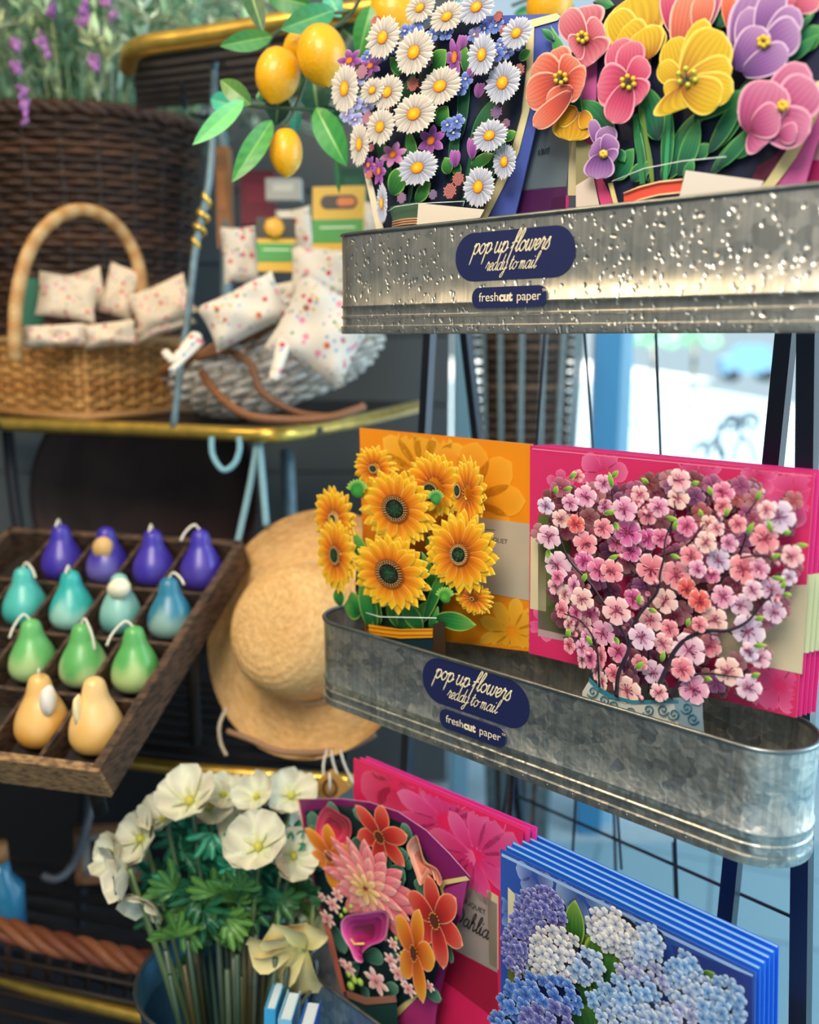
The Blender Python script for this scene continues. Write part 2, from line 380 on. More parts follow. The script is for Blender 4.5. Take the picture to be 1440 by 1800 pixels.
# window frame, pale blue, with a glazed opening to the street
def WX(px, d, py=690): return P(px, py, d).x
yF = 2.45
mb = MB()
xa, xb, xc = WX(1035, yF), WX(1078, yF), WX(1108, yF)
mb.box(.12, WX(800, yF), yF, yF+.10, 0, 3.2)
mb.box(WX(800, yF), WX(830, yF), yF-.02, yF+.08, 0, 3.2)
mb.box(WX(1062, yF), xc, yF, yF+.08, 0, 3.2)
mb.box(.12, 3.0, yF, yF+.08, 2.7, 3.2)
o = struct('window_1', mb, M_frame)
mb = MB(); mb.box(xa, xb, yF-.06, yF-.015, 0, 3.0)
fr = mb.build('sash_post', flat_mat('blue_sash_paint', '#3f88b6', .35), o, False)
m, nt, b = newmat('window_glass'); b.inputs['Base Color'].default_value = (.9, .97, 1, 1); b.inputs['Roughness'].default_value = .02; b.inputs['Transmission Weight'].default_value = 1; b.inputs['IOR'].default_value = 1.02; M_glass = m
mb = MB(); mb.box(xc, 3.0, yF+.03, yF+.036, .1, 2.7); mb.build('pane', M_glass, o, False)
# street beyond: low hedge, far kerb
street = MB(); street.box(-1, 10, 30, 60, -.02, 0); struct('ground', street, flat_mat('bright_paving', '#f2f4f2', .8))
def shrub(px, py, d, r, label):
    rnd = random.Random(int(px*13)); mb = MB(); c = P(px, py, d)
    for i in range(90):
        a, b_ = rnd.uniform(0, 2*PI), rnd.uniform(-.4, PI/2); q = c+Vector((math.cos(a)*math.cos(b_)*1.3, math.sin(a)*math.cos(b_), math.sin(b_)*.7))*r*rnd.uniform(.6, 1)
        mb.ball(q, r*.16, mixc(lin('#7dbf95'), lin('#b8e2b8'), rnd.random()), nu=5, nv=4)
    mb.tube([(c.x, c.y, 0), c], r*.1, lin('#7a6a58'))
    return tag(mb.build('shrub', M_leaf), label, 'shrub', 'shrubs across the street')
shrub(1150, 600, 14, .3, 'small pale green shrub across the street, left one under the top trough')
shrub(1222, 598, 17, .38, 'pale green shrub across the street, right one beside the parked car')
# parked car far across the street
mb = MB(); cb = P(1318, 603, 29); cb.z = 0.0
t = empty('parked_car', cb, (0, 0, 0), 'small blue grey car parked far across the bright street', 'car')
prof = [(-.9, .25), (-.9, .7), (-.55, .8), (-.3, 1.15), (.45, 1.15), (.7, .8), (.95, .7), (.95, .25)]
mb.poly(prof, .35, lin('#7fb2d6'), .7)
mb.v = [(a, c_, b_) for a, b_, c_ in mb.v]
mb.build('body', M_attr, t, False)
for x in (-.55, .55):
    w_ = MB(); w_.tube([(x, -.36, .2), (x, .36, .2)], .2, lin('#27303c'), 14); w_.build('wheel', M_attr, t)
# ================================================================== DISPLAY STAND
YT, YM, YL = .735, .729, .766
away = lambda y: Vector((math.sin(y), math.cos(y), 0))
TL_, TW_, TH_ = .588, .092, .105
cT = Vector((.152, .877, 1.4+.108))+away(YT)*.005
cM = Vector((.122, .911, 1.4-.338))+away(YM)*.005
cL = Vector((.093, .885, 1.4-.800))+away(YL)*.0
def leg(p0, p1, w_, name='leg'):
    mb = MB(); a, b = Vector(p0), Vector(p1); d = (b-a).normalized()
    x = Vector((math.cos(YM), -math.sin(YM), 0)); x = (x-d*x.dot(d)).normalized(); y = d.cross(x)
    vs = []
    for p in (a, b):
        for s, q in ((-1, -1), (1, -1), (1, 1), (-1, 1)): vs.append(p+x*s*w_/2+y*q*w_/2)
    mb.add(vs, [(0, 1, 2, 3), (4, 7, 6, 5), (0, 4, 5, 1), (1, 5, 6, 2), (2, 6, 7, 3), (3, 7, 4, 0)], (.1, .1, .1))
    return mb
def leg_px(a, b, z_top, z_bot):
    """straight leg through two points given as (px, py, depth), run on to the floor and up to z_top"""
    A, B = P(*a), P(*b); d = B-A
    return A+d*((z_top-A.z)/d.z), A+d*((z_bot-A.z)/d.z)
stand = empty('display_stand', (cM.x+.05, cM.y+.05, 0), (0, 0, 0), 'black metal tiered stand holding three galvanized troughs of cards', 'display stand')
def sp_build(mb, name, mat, parent):
    o = mb.build(name, mat, parent, False); o.matrix_parent_inverse = Matrix.Translation(-Vector(parent.location)); return o
for a, b in (((755, 600, 1.20), (717, 1300, 1.235)), ((820, 600, 1.30), (912, 1400, 1.55)),
             ((1379, 620, .90), (1290, 1500, .99)), ((1421, 620, .84), (1408, 1700, .885))):
    t, q = leg_px(a, b, 1.50, .012)
    sp_build(leg(t, q, .0125 if a[0] < 1000 else .0165), 'leg', M_black, stand)
    mbf = MB(); mbf.tube([q+Vector((0, 0, -.012)), q+Vector((0, 0, .02))], .013, (.05,)*3, 10); sp_build(mbf, 'foot', M_black, stand)
# upright wires at the back and level wires below
wr = MB()
for a, b in (((957, 600, 1.16), (945, 772, 1.17)), ((1029, 600, 1.13), (1041, 775, 1.14)), ((1154, 600, 1.06), (1161, 785, 1.07)), ((893, 1365, 1.25), (889, 1400, 1.25)), ((1012, 1410, 1.22), (1008, 1480, 1.225))):
    t, q = leg_px(a, b, 1.49 if a[1] < 900 else .95, .72 if a[1] < 900 else .35)
    w1 = MB(); w1.tube([t, q], .0018, (.05,)*3, 6); sp_build(w1, 'upright_wire', M_black, stand)
for a, b in (((1079, 1400, 1.3), (1090, 1560, 1.3)), ((1184, 1480, 1.25), (1190, 1560, 1.25)), ):
    w1 = MB(); w1.tube([P(*a), P(a[0]+8, 1700, a[2])], .0022, (.05,)*3, 6); sp_build(w1, 'upright_wire', M_black, stand)
for a, b in (((900, 1395, 1.4), (1400, 1615, 1.0)),):
    w1 = MB(); w1.tube([P(*a), P(*b)], .0022, (.05,)*3, 6); sp_build(w1, 'cross_wire', M_black, stand)
for c_, yw in ((cT, YT), (cM, YM), (cL, YL)):      # carrying bars under each trough
    u = Vector((math.cos(yw), -math.sin(yw), 0))
    w1 = MB(); q = c_+away(yw)*.052; q = q-Vector((0, 0, TH_-.004)); w1.tube([q-u*.27, q+u*.27], .004, (.05,)*3, 8); sp_build(w1, 'carrying_bar', M_black, stand)
# ================================================================== TROUGHS
def stadium(L, W, n=20):
    r = W/2; h = L/2-r; pts = []
    m = 12
    for i in range(m): pts.append((-h+2*h*i/m, -r, 0, -1))
    for i in range(n): a = -PI/2+PI*i/n; pts.append((h+r*math.cos(a), r*math.sin(a), math.cos(a), math.sin(a)))
    for i in range(m): pts.append((h-2*h*i/m, r, 0, 1))
    for i in range(n): a = PI/2+PI*i/n; pts.append((-h+r*math.cos(a), r*math.sin(a), math.cos(a), math.sin(a)))
    return pts
def trough(c, yaw, label, mat, stickers):
    root = empty('galvanized_trough', (c.x, c.y, c.z-TH_), (0, 0, -yaw), label, 'trough')
    st = stadium(TL_, TW_); n = len(st)
    prof = [(0, .0016), (.002, .0022), (.008, .0022), (.009, .0002), (.016, .0002), (.0172, .0018), (.0188, .0018), (.020, .0002), (.0275, .0002), (.0288, .0017), (.0302, .0017), (.0315, .0002), (.06, 0), (.085, 0), (TH_-.002, 0)]
    mb = MB()
    mb.grid(n, len(prof), lambda i, j: ((st[i][0]+st[i][2]*prof[j][1], st[i][1]+st[i][3]*prof[j][1], prof[j][0]), (.5,)*3), closeu=True)
    inn = [(TH_-.002, -.0012), (.05, -.0012), (.004, -.0012)]
    mb.grid(n, 3, lambda i, j: ((st[i][0]+st[i][2]*inn[j][1], st[i][1]+st[i][3]*inn[j][1], inn[j][0]), (.5,)*3), closeu=True)
    mb.add([(p[0], p[1], .004) for p in st], [tuple(range(n))], (.5,)*3)
    mb.build('body', mat, root, True, flatang=.9)
    rm = MB(); rm.tube([(p[0], p[1], TH_) for p in st], .0024, (.5,)*3, 10, closed=True); rm.build('rolled_rim', M_rim, root)
    for k in range(17):
        x = -TL_/2+.06+k*(TL_-.12)/16; rv = MB(); rv.ball((x, -TW_/2-.0022, .005), .0012, (.5,)*3, sy=.5); rv.build('seam_rivet', M_rim, root)
    return root
tT = trough(cT, YT, 'galvanized steel trough on the top tier holding daisy and tulip cards', M_galv2, None)
tM = trough(cM, YM, 'galvanized steel trough on the middle tier with sunflower and cherry blossom cards', M_galv, None)
tL = trough(cL, YL, 'galvanized steel trough on the lowest tier with dahlia and hydrangea cards', M_galv, None)
def pill(cx, cy, w_, h_, r, n=10):
    pts = []
    for sx, sy, a0 in ((1, 1, 0), (-1, 1, PI/2), (-1, -1, PI), (1, -1, 1.5*PI)):
        for k in range(n+1):
            a = a0+PI/2*k/n; pts.append((cx+sx*(w_/2-r)+r*math.cos(a), cy+sy*(h_/2-r)+r*math.sin(a)))
    return pts
def stickers(root, c, yaw, L_, R_, l2, r2):
    fr = Frame(c-away(yaw)*(TW_/2+.0006), yaw)
    a = fr.hit(*L_); b = fr.hit(*R_); cx, cy = (a+b)/2; wd = b.x-a.x
    def place(o):   # sticker frame in the trough's own space
        o.rotation_euler = (PI/2, 0, 0); o.location = (0, -TW_/2-.0006, TH_)
    my = fr.scale((L_[0]+R_[0])/2, (L_[1]+R_[1])/2)[1]; hb = 88*my*((R_[0]-L_[0])/211 if R_[0] > 1000 else .93)
    mb = MB(); mb.poly(pill(cx, cy, wd, hb, hb*.49), 0, (.1,)*3, .0003); big = mb.build('name_sticker', M_navy, root, False); place(big)
    tx = MB(); script_text(tx, 'pop up flowers', cx-.004, cy+hb*.16, hb*.215, .0002, (.8,)*3, .15, .45)
    script_text(tx, 'ready to mail', cx-.003, cy-hb*.22, hb*.16, .0002, (.8,)*3, .13, .45); tx.build('lettering', M_cream, big)
    a2 = fr.hit(*l2); b2 = fr.hit(*r2); ex, ey = (a2+b2)/2; w2 = b2.x-a2.x
    mb = MB(); ey = min(ey, cy-hb*.5-hb*.235); hs = hb*.43
    mb = MB(); mb.poly(pill(ex, ey, w2, hs, hs*.45), 0, (.1,)*3, .0022); sm = mb.build('maker_sticker', M_navy, root, False); place(sm); sm.location.y -= .0020
    s = w2*.138; x = ex-w2*.40; y = ey-w2*.04
    for t_, bold in (('fresh', 0), ('cut', s*.045), (' paper', 0)):
        q, ln = font_text('lettering', t_, s, M_cream, sm, (x, y), .0002, bold); x += ln+s*.09
    font_text('lettering', 'TM', s*.3, M_cream, sm, (x, y+s*.6), .0002)
stickers(tT, cT, YT, (801, 452), (1012, 442), (832, 524), (963, 520))
stickers(tM, cM, YM, (743, 1193), (931, 1243), (775, 1262), (891, 1296))
# ================================================================== CARDS
def zf(ox, oy, k): return lambda x, y: (ox+x/k, oy+y/k)
class Card:
    """a pop-up card or envelope: frame fr, zoom mapping z (photo coordinates), root object"""
    def __init__(s, fr, z, root): s.fr = fr; s.z = z; s.root = root
    def L(s, x, y, w=0): return s.fr.hit(*s.z(x, y), w)
    def S(s, x, y, k, w=0):
        a = s.L(x-k, y, w); b = s.L(x+k, y, w); c = s.L(x, y-k, w); d = s.L(x, y+k, w); return (b-a).x/2, (c-d).y/2
    def R(s, x, y, rx, ry, w=0, rot=0):
        mx = s.S(x, y, 10, w); X, Y = rx*mx[0]/10, ry*mx[1]/10; r = max(X, Y); return s.L(x, y, w), r, (X/r, Y/r, rot)
    def sheet(s, name, pts, w, col, th=.0006, mat=None, smooth=0, part=True):
        q = [s.L(x, y, w) for x, y in pts]
        if smooth: q = [Vector((p.x, p.y)) for p in smooth_path([(p.x, p.y, 0) for p in q], smooth, True)]
        mb = MB(); mb.poly(q, w, lin(col) if isinstance(col, str) else col, th)
        return mb.build(name, mat or M_print, s.root, False)
    def pet(s, mb, b, t, W, w, cols, **k):
        """petal from base b to tip t, width W, all in photo zoom units"""
        B = s.L(*b, w); T = s.L(*t, w); d = T-B; m = s.S(b[0], b[1], 10, w)
        # width measured across the petal in pixels
        dx, dy = t[0]-b[0], t[1]-b[1]; l = math.hypot(dx, dy)+1e-6
        wx, wy = abs(dy/l)*m[0]/10, abs(dx/l)*m[1]/10
        petal(mb, B, math.atan2(d.y, d.x), d.length, W*math.hypot(wx, wy), w, cols, **k)
def cs3(a, b, c): return (lin(a), lin(b), lin(c))
WH = lin('#fff8f0')
rnd = random.Random(3)
def daisy(cd_, x, y, rx, ry, w, rot=0, n=17, cool=0):
    c, r, asp = cd_.R(x, y, rx, ry, w, rot); mb = MB(); a0 = rnd.uniform(0, 6)
    tip = lin('#ebe2d4') if not cool else lin('#d6dcec'); mid = lin('#ddd4ca') if not cool else lin('#bcc4de'); bs = lin('#8d8892')
    for lay in (0, 1):
        for k in range(n):
            L = r*(1 if lay else .94)*rnd.uniform(.9, 1.03)
            petal(mb, c, a0+2*PI*(k+.5*lay)/n+rnd.uniform(-.05, .05), L*.88, r*.225, w-.0006+lay*.0006+(k % 3)*.00012, (bs, mid, tip), prof=(.45, 7, .5), nu=6, asp=asp, r0=r*.16, streak=.42, ns=3, edge=lin('#f4efe6'), dz=.0003)
    fl_ = mb.build('daisy', M_print, cd_.root); mb = MB()
    disc(mb, c, r*.31, w+.0009, lin('#d9730d'), asp, 16); disc(mb, c, r*.28, w+.0011, lin('#f0940f'), asp, 16, .0015, lin('#ffd52e'))
    for k in range(26):
        a = rnd.uniform(0, 6.3); q = r*.25*math.sqrt(rnd.random()); p = ptsp(c, q, a, asp)
        disc(mb, p, r*.022, w+.0021-.001*q/r*3, lin(rnd.choice(['#ffe45c', '#d66f0c', '#f8a81b'])), asp, 5)
    mb.build('yellow_centre', M_print, fl_); return fl_
def fivepetal(cd_, name, x, y, r_, w, cols, center, n=5, ry=None, prof=(.7, 5, .5), wf=.75, edge=WH, cen=.16, notch=0, lab=None, streak=.12, dots=None, mbx=None, rot=0):
    if name == 'blossom': r_ *= 1.16; ry = ry*1.16 if ry else None
    c, r, asp = cd_.R(x, y, r_, ry or r_, w, rot); mb = mbx or MB(); a0 = rnd.uniform(0, 6)
    for k in range(n):
        petal(mb, c, a0+2*PI*k/n, r, r*wf, w+(k % 2)*.0002+k*.00003, cols, prof=prof, nu=7, asp=asp, r0=0, edge=edge, notch=notch, streak=streak, dz=.0005)
    if dots:
        for k in range(12):
            a = rnd.uniform(0, 6.3); p0 = ptsp(c, r*.08, a, asp); p1 = ptsp(c, r*rnd.uniform(.3, .52), a, asp)
            d = Vector((p1[0]-p0[0], p1[1]-p0[1])); nn = Vector((-d.y, d.x)); nn = nn.normalized()*r*.012 if nn.length > 0 else nn
            z = w+.0012; mb.add([(p0[0]-nn.x, p0[1]-nn.y, z), (p0[0]+nn.x, p0[1]+nn.y, z), (p1[0]+nn.x, p1[1]+nn.y, z), (p1[0]-nn.x, p1[1]-nn.y, z)], [(0, 1, 2, 3)], dots)
            disc(mb, p1, r*.04, z+.0001, dots, asp, 6)
    if cen: disc(mb, c, r*cen, w+.0013, center[0], asp, 10, .0004, center[1])
    if mbx: return None
    return mb.build(name, M_print, cd_.root)
def berry(cd_, x, y, r_, w, base, ry=None):
    c, r, asp = cd_.R(x, y, r_, ry or r_*1.15, w); mb = MB(); col = lin(base)
    disc(mb, c, r*.95, w, shade(col, .25), asp, 12)
    for row in range(-4, 5):
        for k in range(-3, 4):
            X = (k+(row % 2)*.5)*.27; Y = row*.21
            if X*X+Y*Y < .85:
                p = (c[0]+X*r*asp[0], c[1]+Y*r*asp[1]); disc(mb, p, r*.125, w+.0004, shade(col, .5), (1, 1, 0), 8, .0012, mixc(col, (1, .75, .7), .45))
    return mb.build('berry', M_print, cd_.root)
def leaf(cd_, b, t, W, w, col='#2f8a3e', dark='#124a33', lite='#8fcf5a', name='leaf', bend=0, mb=None, prof=(.6, 2, 1)):
    m = mb or MB(); cd_.pet(m, b, t, W, w, (lin(dark), lin(col), mixc(lin(col), lin(lite), .5)), prof=prof, nu=12, streak=.5, ns=5, edge=lin(lite), bend=bend, dz=.0006, nv=15)
    return None if mb else m.build(name, M_print, cd_.root)
def blot(cd_, x, y, rx, ry, w, col, n=14): 
    return [(x+rx*math.cos(2*PI*k/n), y+ry*math.sin(2*PI*k/n)) for k in range(n)]

# ---------------------------------------------------------------- top tier: daisy card
fT = Frame(cT+away(YT)*.010, YT)
root = fT.root('pop_up_card', 'daisy bouquet pop-up card with blue and cream backing in the top trough', 'pop-up card', 'pop-up bouquet cards')
cd1 = Card(fT, zf(560, 0, 3.2727), root)
cd1.sheet('backing', [(880, 95), (1385, 78), (1380, 200), (1300, 500), (1235, 800), (1130, 1245), (1100, 1350), (920, 1360), (700, 1370), (380, 1390), (330, 1310), (255, 900), (230, 700), (400, 300)], -.012, '#4a5db0', .0015, smooth=0)
cd1.sheet('backing_edge', [(1195, 120), (1370, 75), (1392, 95), (1372, 118), (1240, 155), (1232, 400), (1212, 640), (1150, 880), (1060, 1080), (960, 1275), (885, 1290), (1000, 1080), (1110, 860), (1170, 640), (1190, 400)], -.0105, '#e5d9a6', .0008)
cd1.sheet('dark_filler_panel', [(330, 350), (700, 120), (1180, 140), (1195, 380), (1165, 640), (1100, 870), (1000, 1080), (900, 1310), (380, 1330), (300, 1150), (260, 900)], -.008, '#14203a', .0008)  # dark navy filler sheet inside the card, behind the flowers
cd1.sheet('side_edge', [(255, 960), (285, 960), (375, 1330), (335, 1330)], -.004, '#e7dcc0', .001)
for b, t, W in (((820, 800), (850, 300), 70), ((880, 900), (1010, 560), 110), ((560, 800), (690, 560), 60), ((760, 1050), (800, 640), 60), ((520, 1180), (560, 830), 30), ((470, 1180), (500, 800), 25), ((820, 1240), (900, 760), 25), ((900, 1180), (1090, 760), 60), ((420, 1100), (330, 700), 60), ((450, 700), (560, 400), 70)):
    leaf(cd1, b, t, W, -.006+rnd.random()*.002, '#1d5a3c', '#0d2b2c', '#3b8a50', 'stem_leaf')
for b, t, W in (((640, 420), (735, 285), 110), ((480, 430), (410, 330), 60), ((850, 420), (835, 250), 55), ((680, 720), (745, 610), 90), ((415, 1120), (490, 960), 110), ((555, 1160), (645, 1050), 75), ((870, 960), (1010, 885), 70), ((1060, 800), (1140, 760), 60), ((1150, 340), (1220, 290), 60), ((755, 1000), (725, 905), 70), ((560, 960), (510, 740), 60), ((820, 1000), (760, 930), 60), ((310, 180), (330, 110), 40)):
    leaf(cd1, b, t, W, rnd.uniform(-.002, .003), '#2f7d35', '#15502b', '#8ccb56')
FM = cs3('#2b3f94', '#5b78cf', '#8ba1e6'); FMC = (lin('#f2ecd8'), lin('#e8b324'))
for i, (x, y) in enumerate([(590, 110), (500, 180), (655, 200), (735, 190), (450, 270), (360, 320), (960, 165), (1025, 150), (1050, 260), (1030, 315), (1150, 250), (820, 510), (850, 455), (215, 595), (165, 660), (280, 610), (240, 450), (215, 690), (745, 720), (800, 700), (780, 765), (285, 330), (560, 170), (1085, 300), (900, 200)]):
    pale = x < 300 and y > 400
    fivepetal(cd1, 'forget_me_not', x, y, 46, .001+(i % 5)*.0008, cs3('#5a62b8', '#9aa0dd', '#c8c6ee') if pale else FM, FMC, wf=.8, edge=lin('#c9d6f7'))
PU = cs3('#4a1f5e', '#8c4599', '#b46cbb'); PUC = (lin('#c25a12'), lin('#f09a22'))
for x, y, rx, ry in ((650, 810, 85, 92), (430, 890, 82, 75), (785, 330, 62, 130), (300, 380, 70, 62), (350, 985, 40, 90), (180, 350, 78, 72), (290, 950, 40, 60)):
    pk = (x == 430)
    fivepetal(cd1, 'purple_flower', x, y, rx, .002, cs3('#8c3a7a', '#c777b4', '#e3a6d3') if pk else PU, PUC, n=6, ry=ry, prof=(.6, 2.4, .8), wf=.52, edge=lin('#d79ad8'), cen=.27)
for x, y, dx, dy in ((915, 545, 20, -70), (885, 900, 0, -110), (785, 945, 0, -85), (870, 430, 25, -60), (830, 260, 0, -60)):
    mb = MB()
    for o in (-20, 20, 0): cd1.pet(mb, (x, y+20), (x+dx+o, y+dy), 40, .003+.0003*(o == 0), PU, prof=(.5, 3, .8), edge=lin('#d3a0df'))
    mb.build('purple_bud', M_print, root)
for x, y, r_, c_ in ((330, 125, 30, '#e04a2e'), (545, 485, 36, '#d8472f'), (1035, 95, 28, '#d8402f'), (1070, 175, 28, '#d23c2c'), (1155, 405, 34, '#b53a3c'), (390, 620, 38, '#e0806a'), (805, 1030, 36, '#c83f3c'), (757, 1100, 40, '#c84042'), (275, 790, 22, '#cf3c2f'), (305, 850, 20, '#cf3c2f'), (292, 1008, 22, '#e0452f'), (905, 190, 30, '#7c2e80'), (635, 355, 26, '#5a3a9c'), (1025, 645, 36, '#6a3a96'), (480, 1140, 28, '#8b4aa0'), (660, 1120, 26, '#5c409c'), (1080, 712, 26, '#8a3a8c'), (250, 415, 36, '#c06a98'), (285, 680, 36, '#c8709a')):
    berry(cd1, x, y, r_, .004, c_)
for i, (x, y, rx, ry) in enumerate([(585, 45, 90, 85), (740, 95, 105, 90), (910, 40, 105, 100), (1140, 190, 95, 95), (370, 215, 100, 125), (550, 300, 115, 135), (940, 315, 85, 125), (150, 510, 82, 145), (700, 495, 125, 115), (1060, 475, 105, 125), (395, 530, 95, 105), (550, 655, 130, 120), (355, 730, 85, 110), (985, 780, 105, 95), (235, 830, 58, 130), (570, 965, 120, 105), (1070, 930, 70, 105), (920, 1075, 95, 120), (310, 520, 72, 75), (365, 1170, 32, 120)]):
    daisy(cd1, x, y, rx, ry, .006+(i % 7)*.0022, cool=(x > 880 or y > 900))
cd1.sheet('vase_band', [(425, 1275), (500, 1258), (590, 1255), (590, 1300), (500, 1305), (430, 1320)], .012, '#8a6248', .001)
mb = MB()
for k in range(3):
    mb.tube([Vector((*cd1.L(x, y+k*14, .0135), .0135)) for x, y in smooth_path and [(425, 1278), (480, 1264), (540, 1258), (590, 1257)]], .0009, lin('#c79a78'), 6)
mb.build('vase_cord', M_print, root)
cd1.sheet('stem_bundle', [(405, 1190), (500, 1170), (590, 1160), (590, 1262), (430, 1282)], .010, '#3f5d48', .0006)
cd1.sheet('insert_card', [(575, 1168), (955, 1205), (930, 1250), (880, 1400), (560, 1420), (563, 1320)], .022, '#ded4c4', .0006)
mb = MB(); mb.tube([Vector((*cd1.L(x, y, .016), .016)) for x, y in ((400, 1215), (440, 1190), (560, 1172), (840, 1158), (830, 1188))], .0004, lin('#dfeef0'), 5); mb.build('vase_rim_line', M_print, root)
# envelope behind the daisy card
fT2 = Frame(cT+away(YT)*.033, YT)
def envelope(fr, z, pts, col, label, group=None, panel=None, th=.0018, w=0, ghosts=(), pf=None, strips=()):
    o_ = fr.root('envelope', label, 'envelope', group); c_ = Card(pf or fr, z, o_)
    c_.sheet('envelope_front', pts, w, col, th)
    for nm, q, cc in strips: c_.sheet(nm, q, w+.0004, cc, .0003)
    if panel: c_.sheet('address_panel', panel[0], w+.0006, panel[1], .0003)
    if ghosts:
        for g in ghosts: 
            mb = MB()
            for (b, t, W) in g[0]: c_.pet(mb, b, t, W, w+g[2], cs3(*g[1]), prof=(.6, 3, .7), streak=.14, ns=4, nu=9, edge=lin(g[1][2]))
            qq = [c_.L(x, y, w) for x, y in pts]; n_ = len(qq)
            def inside(v): return all(((qq[(i+1) % n_]-qq[i]).cross(Vector((v[0], v[1]))-qq[i])) < -.0002 for i in range(n_))
            ok = [inside(v) for v in mb.v]; mb.f = [f for f in mb.f if all(ok[i] for i in f)]
            us = sorted({i for f in mb.f for i in f}); mp_ = {o: i for i, o in enumerate(us)}
            mb.v = [mb.v[i] for i in us]; mb.c = [mb.c[i] for i in us]; mb.f = [tuple(mp_[i] for i in f) for f in mb.f]
            if mb.f: mb.build('printed_flower', M_print, o_)
    return c_
Z1 = zf(560, 0, 3.2727)
e = envelope(fT2, Z1, [(1200, 300), (1700, 300), (1600, 1500), (1090, 1500)], '#3f4a58', 'grey blue envelope with script writing behind the daisy card', panel=None,
             strips=(('address_panel', [(1235, 580), (1480, 640), (1425, 1075), (1150, 1100)], '#5d6b74'), ('lower_band', [(1140, 1090), (1425, 1072), (1420, 1260), (1105, 1290)], '#47144a'), ('pink_band', [(1345, 1140), (1440, 1120), (1440, 1250), (1320, 1260)], '#b02a70'), ('cream_edge', [(1445, 640), (1500, 640), (1480, 1125), (1435, 1125)], '#c9bd92')))
mb = MB(); p = e.L(1292, 872, .0012); sc = e.S(1262, 872, 10, .0012); script_text(mb, 'isies', p.x, p.y, 33*sc[1]/10, .0012, lin('#141a28'), .09, .3, 0.02); mb.build('lettering', M_print, e.root)
# ---------------------------------------------------------------- tulip card
fT3 = Frame(cT+away(YT)*.006, YT)
root = fT3.root('pop_up_card', 'tulip bouquet pop-up card with pink arched backing in the top trough', 'pop-up card', 'pop-up bouquet cards')
Z2 = zf(900, 0, 2.6667); cd2 = Card(fT3, Z2, root)
cd2.sheet('backing', [(450, -60), (1560, -60), (1560, 300), (1500, 500), (1420, 700), (1350, 960), (420, 990), (400, 850), (330, 650), (300, 500), (330, 200)], -.014, '#d264a8', .0015)
cd2.sheet('backing_edge', [(1430, 380), (1480, 380), (1425, 560), (1330, 740), (1250, 850), (1150, 960), (1090, 960), (1190, 850), (1290, 700), (1380, 530)], -.0115, '#e2d8a0', .001)
cd2.sheet('dark_filler_panel', [(430, -60), (1560, -60), (1440, 400), (1380, 540), (1290, 700), (1190, 850), (1100, 960), (470, 980), (430, 850), (390, 600), (400, 300)], -.012, '#141c3c', .0008)  # dark blue filler sheet behind the tulips
cd2.sheet('dark_flower_shape', [(1120, 850), (1150, 780), (1220, 740), (1300, 660), (1230, 790), (1170, 860)], -.0113, '#6a1b42', .0003)  # flat dark red shape on the backing
cd2.sheet('purple_panel', [(690, -60), (1000, -60), (900, 140), (720, 160)], -.0112, '#4d1e4a', .0004)
cd2.sheet('side_band', [(300, 640), (390, 560), (420, 830), (490, 970), (420, 975), (390, 850), (300, 870)], -.010, '#d94a86', .001)
cd2.sheet('left_leaf_panel', [(300, 640), (390, 690), (395, 830), (300, 870)], -.0085, '#8a8560', .0004)
cd2.sheet('white_corner', [(300, 870), (380, 820), (412, 975), (300, 992)], -.008, '#d9c9bd', .0004)
LF = ('#1f7a52', '#0c3a40', '#6cc05a')
for b, t, W, bend in (((330, 640), (205, 105), 80, .05), ((480, 640), (330, 470), 110, 0), ((200, 190), (140, 135), 35, 0), ((640, 860), (600, 520), 38, 0), ((665, 860), (600, 530), 30, 0), ((720, 850), (740, 480), 60, 0), ((690, 660), (620, 400), 120, 0), ((640, 320), (610, 165), 50, 0), ((700, 850), (920, 540), 130, .15), ((780, 830), (900, 560), 90, .1), ((850, 560), (1100, 400), 90, -.1), ((860, 580), (960, 400), 80, .1), ((920, 720), (1110, 440), 80, .1), ((960, 700), (1180, 340), 90, .12), ((930, 820), (1090, 640), 60, .1), ((960, 790), (1150, 600), 70, .1), ((1040, 740), (1160, 650), 60, 0), ((860, 740), (930, 680), 70, .1), ((470, 840), (590, 720), 100, .2), ((560, 850), (640, 740), 80, -.2), ((630, 850), (570, 540), 40, 0), ((810, 850), (850, 740), 50, 0), ((1280, 300), (1440, 160), 60, 0), ((1350, 130), (1420, 55), 30, 0), ((1330, 240), (1450, 120), 120, 0), ((380, 10), (480, 25), 50, 0), ((500, 700), (530, 760), 40, 0), ((960, 130), (1000, 60), 70, 0)):
    leaf(cd2, b, t, W, rnd.uniform(-.009, -.004), *LF, 'leaf', bend)
cd2.sheet('stem', [(565, 540), (590, 530), (625, 860), (600, 865)], -.0035, '#2a7a4a', .0005); cd2.sheet('stem', [(600, 505), (618, 510), (668, 860), (650, 862)], -.0033, '#6d8a3c', .0005); cd2.sheet('stem', [(735, 470), (752, 475), (728, 850), (708, 850)], -.0033, '#2f9a62', .0005)
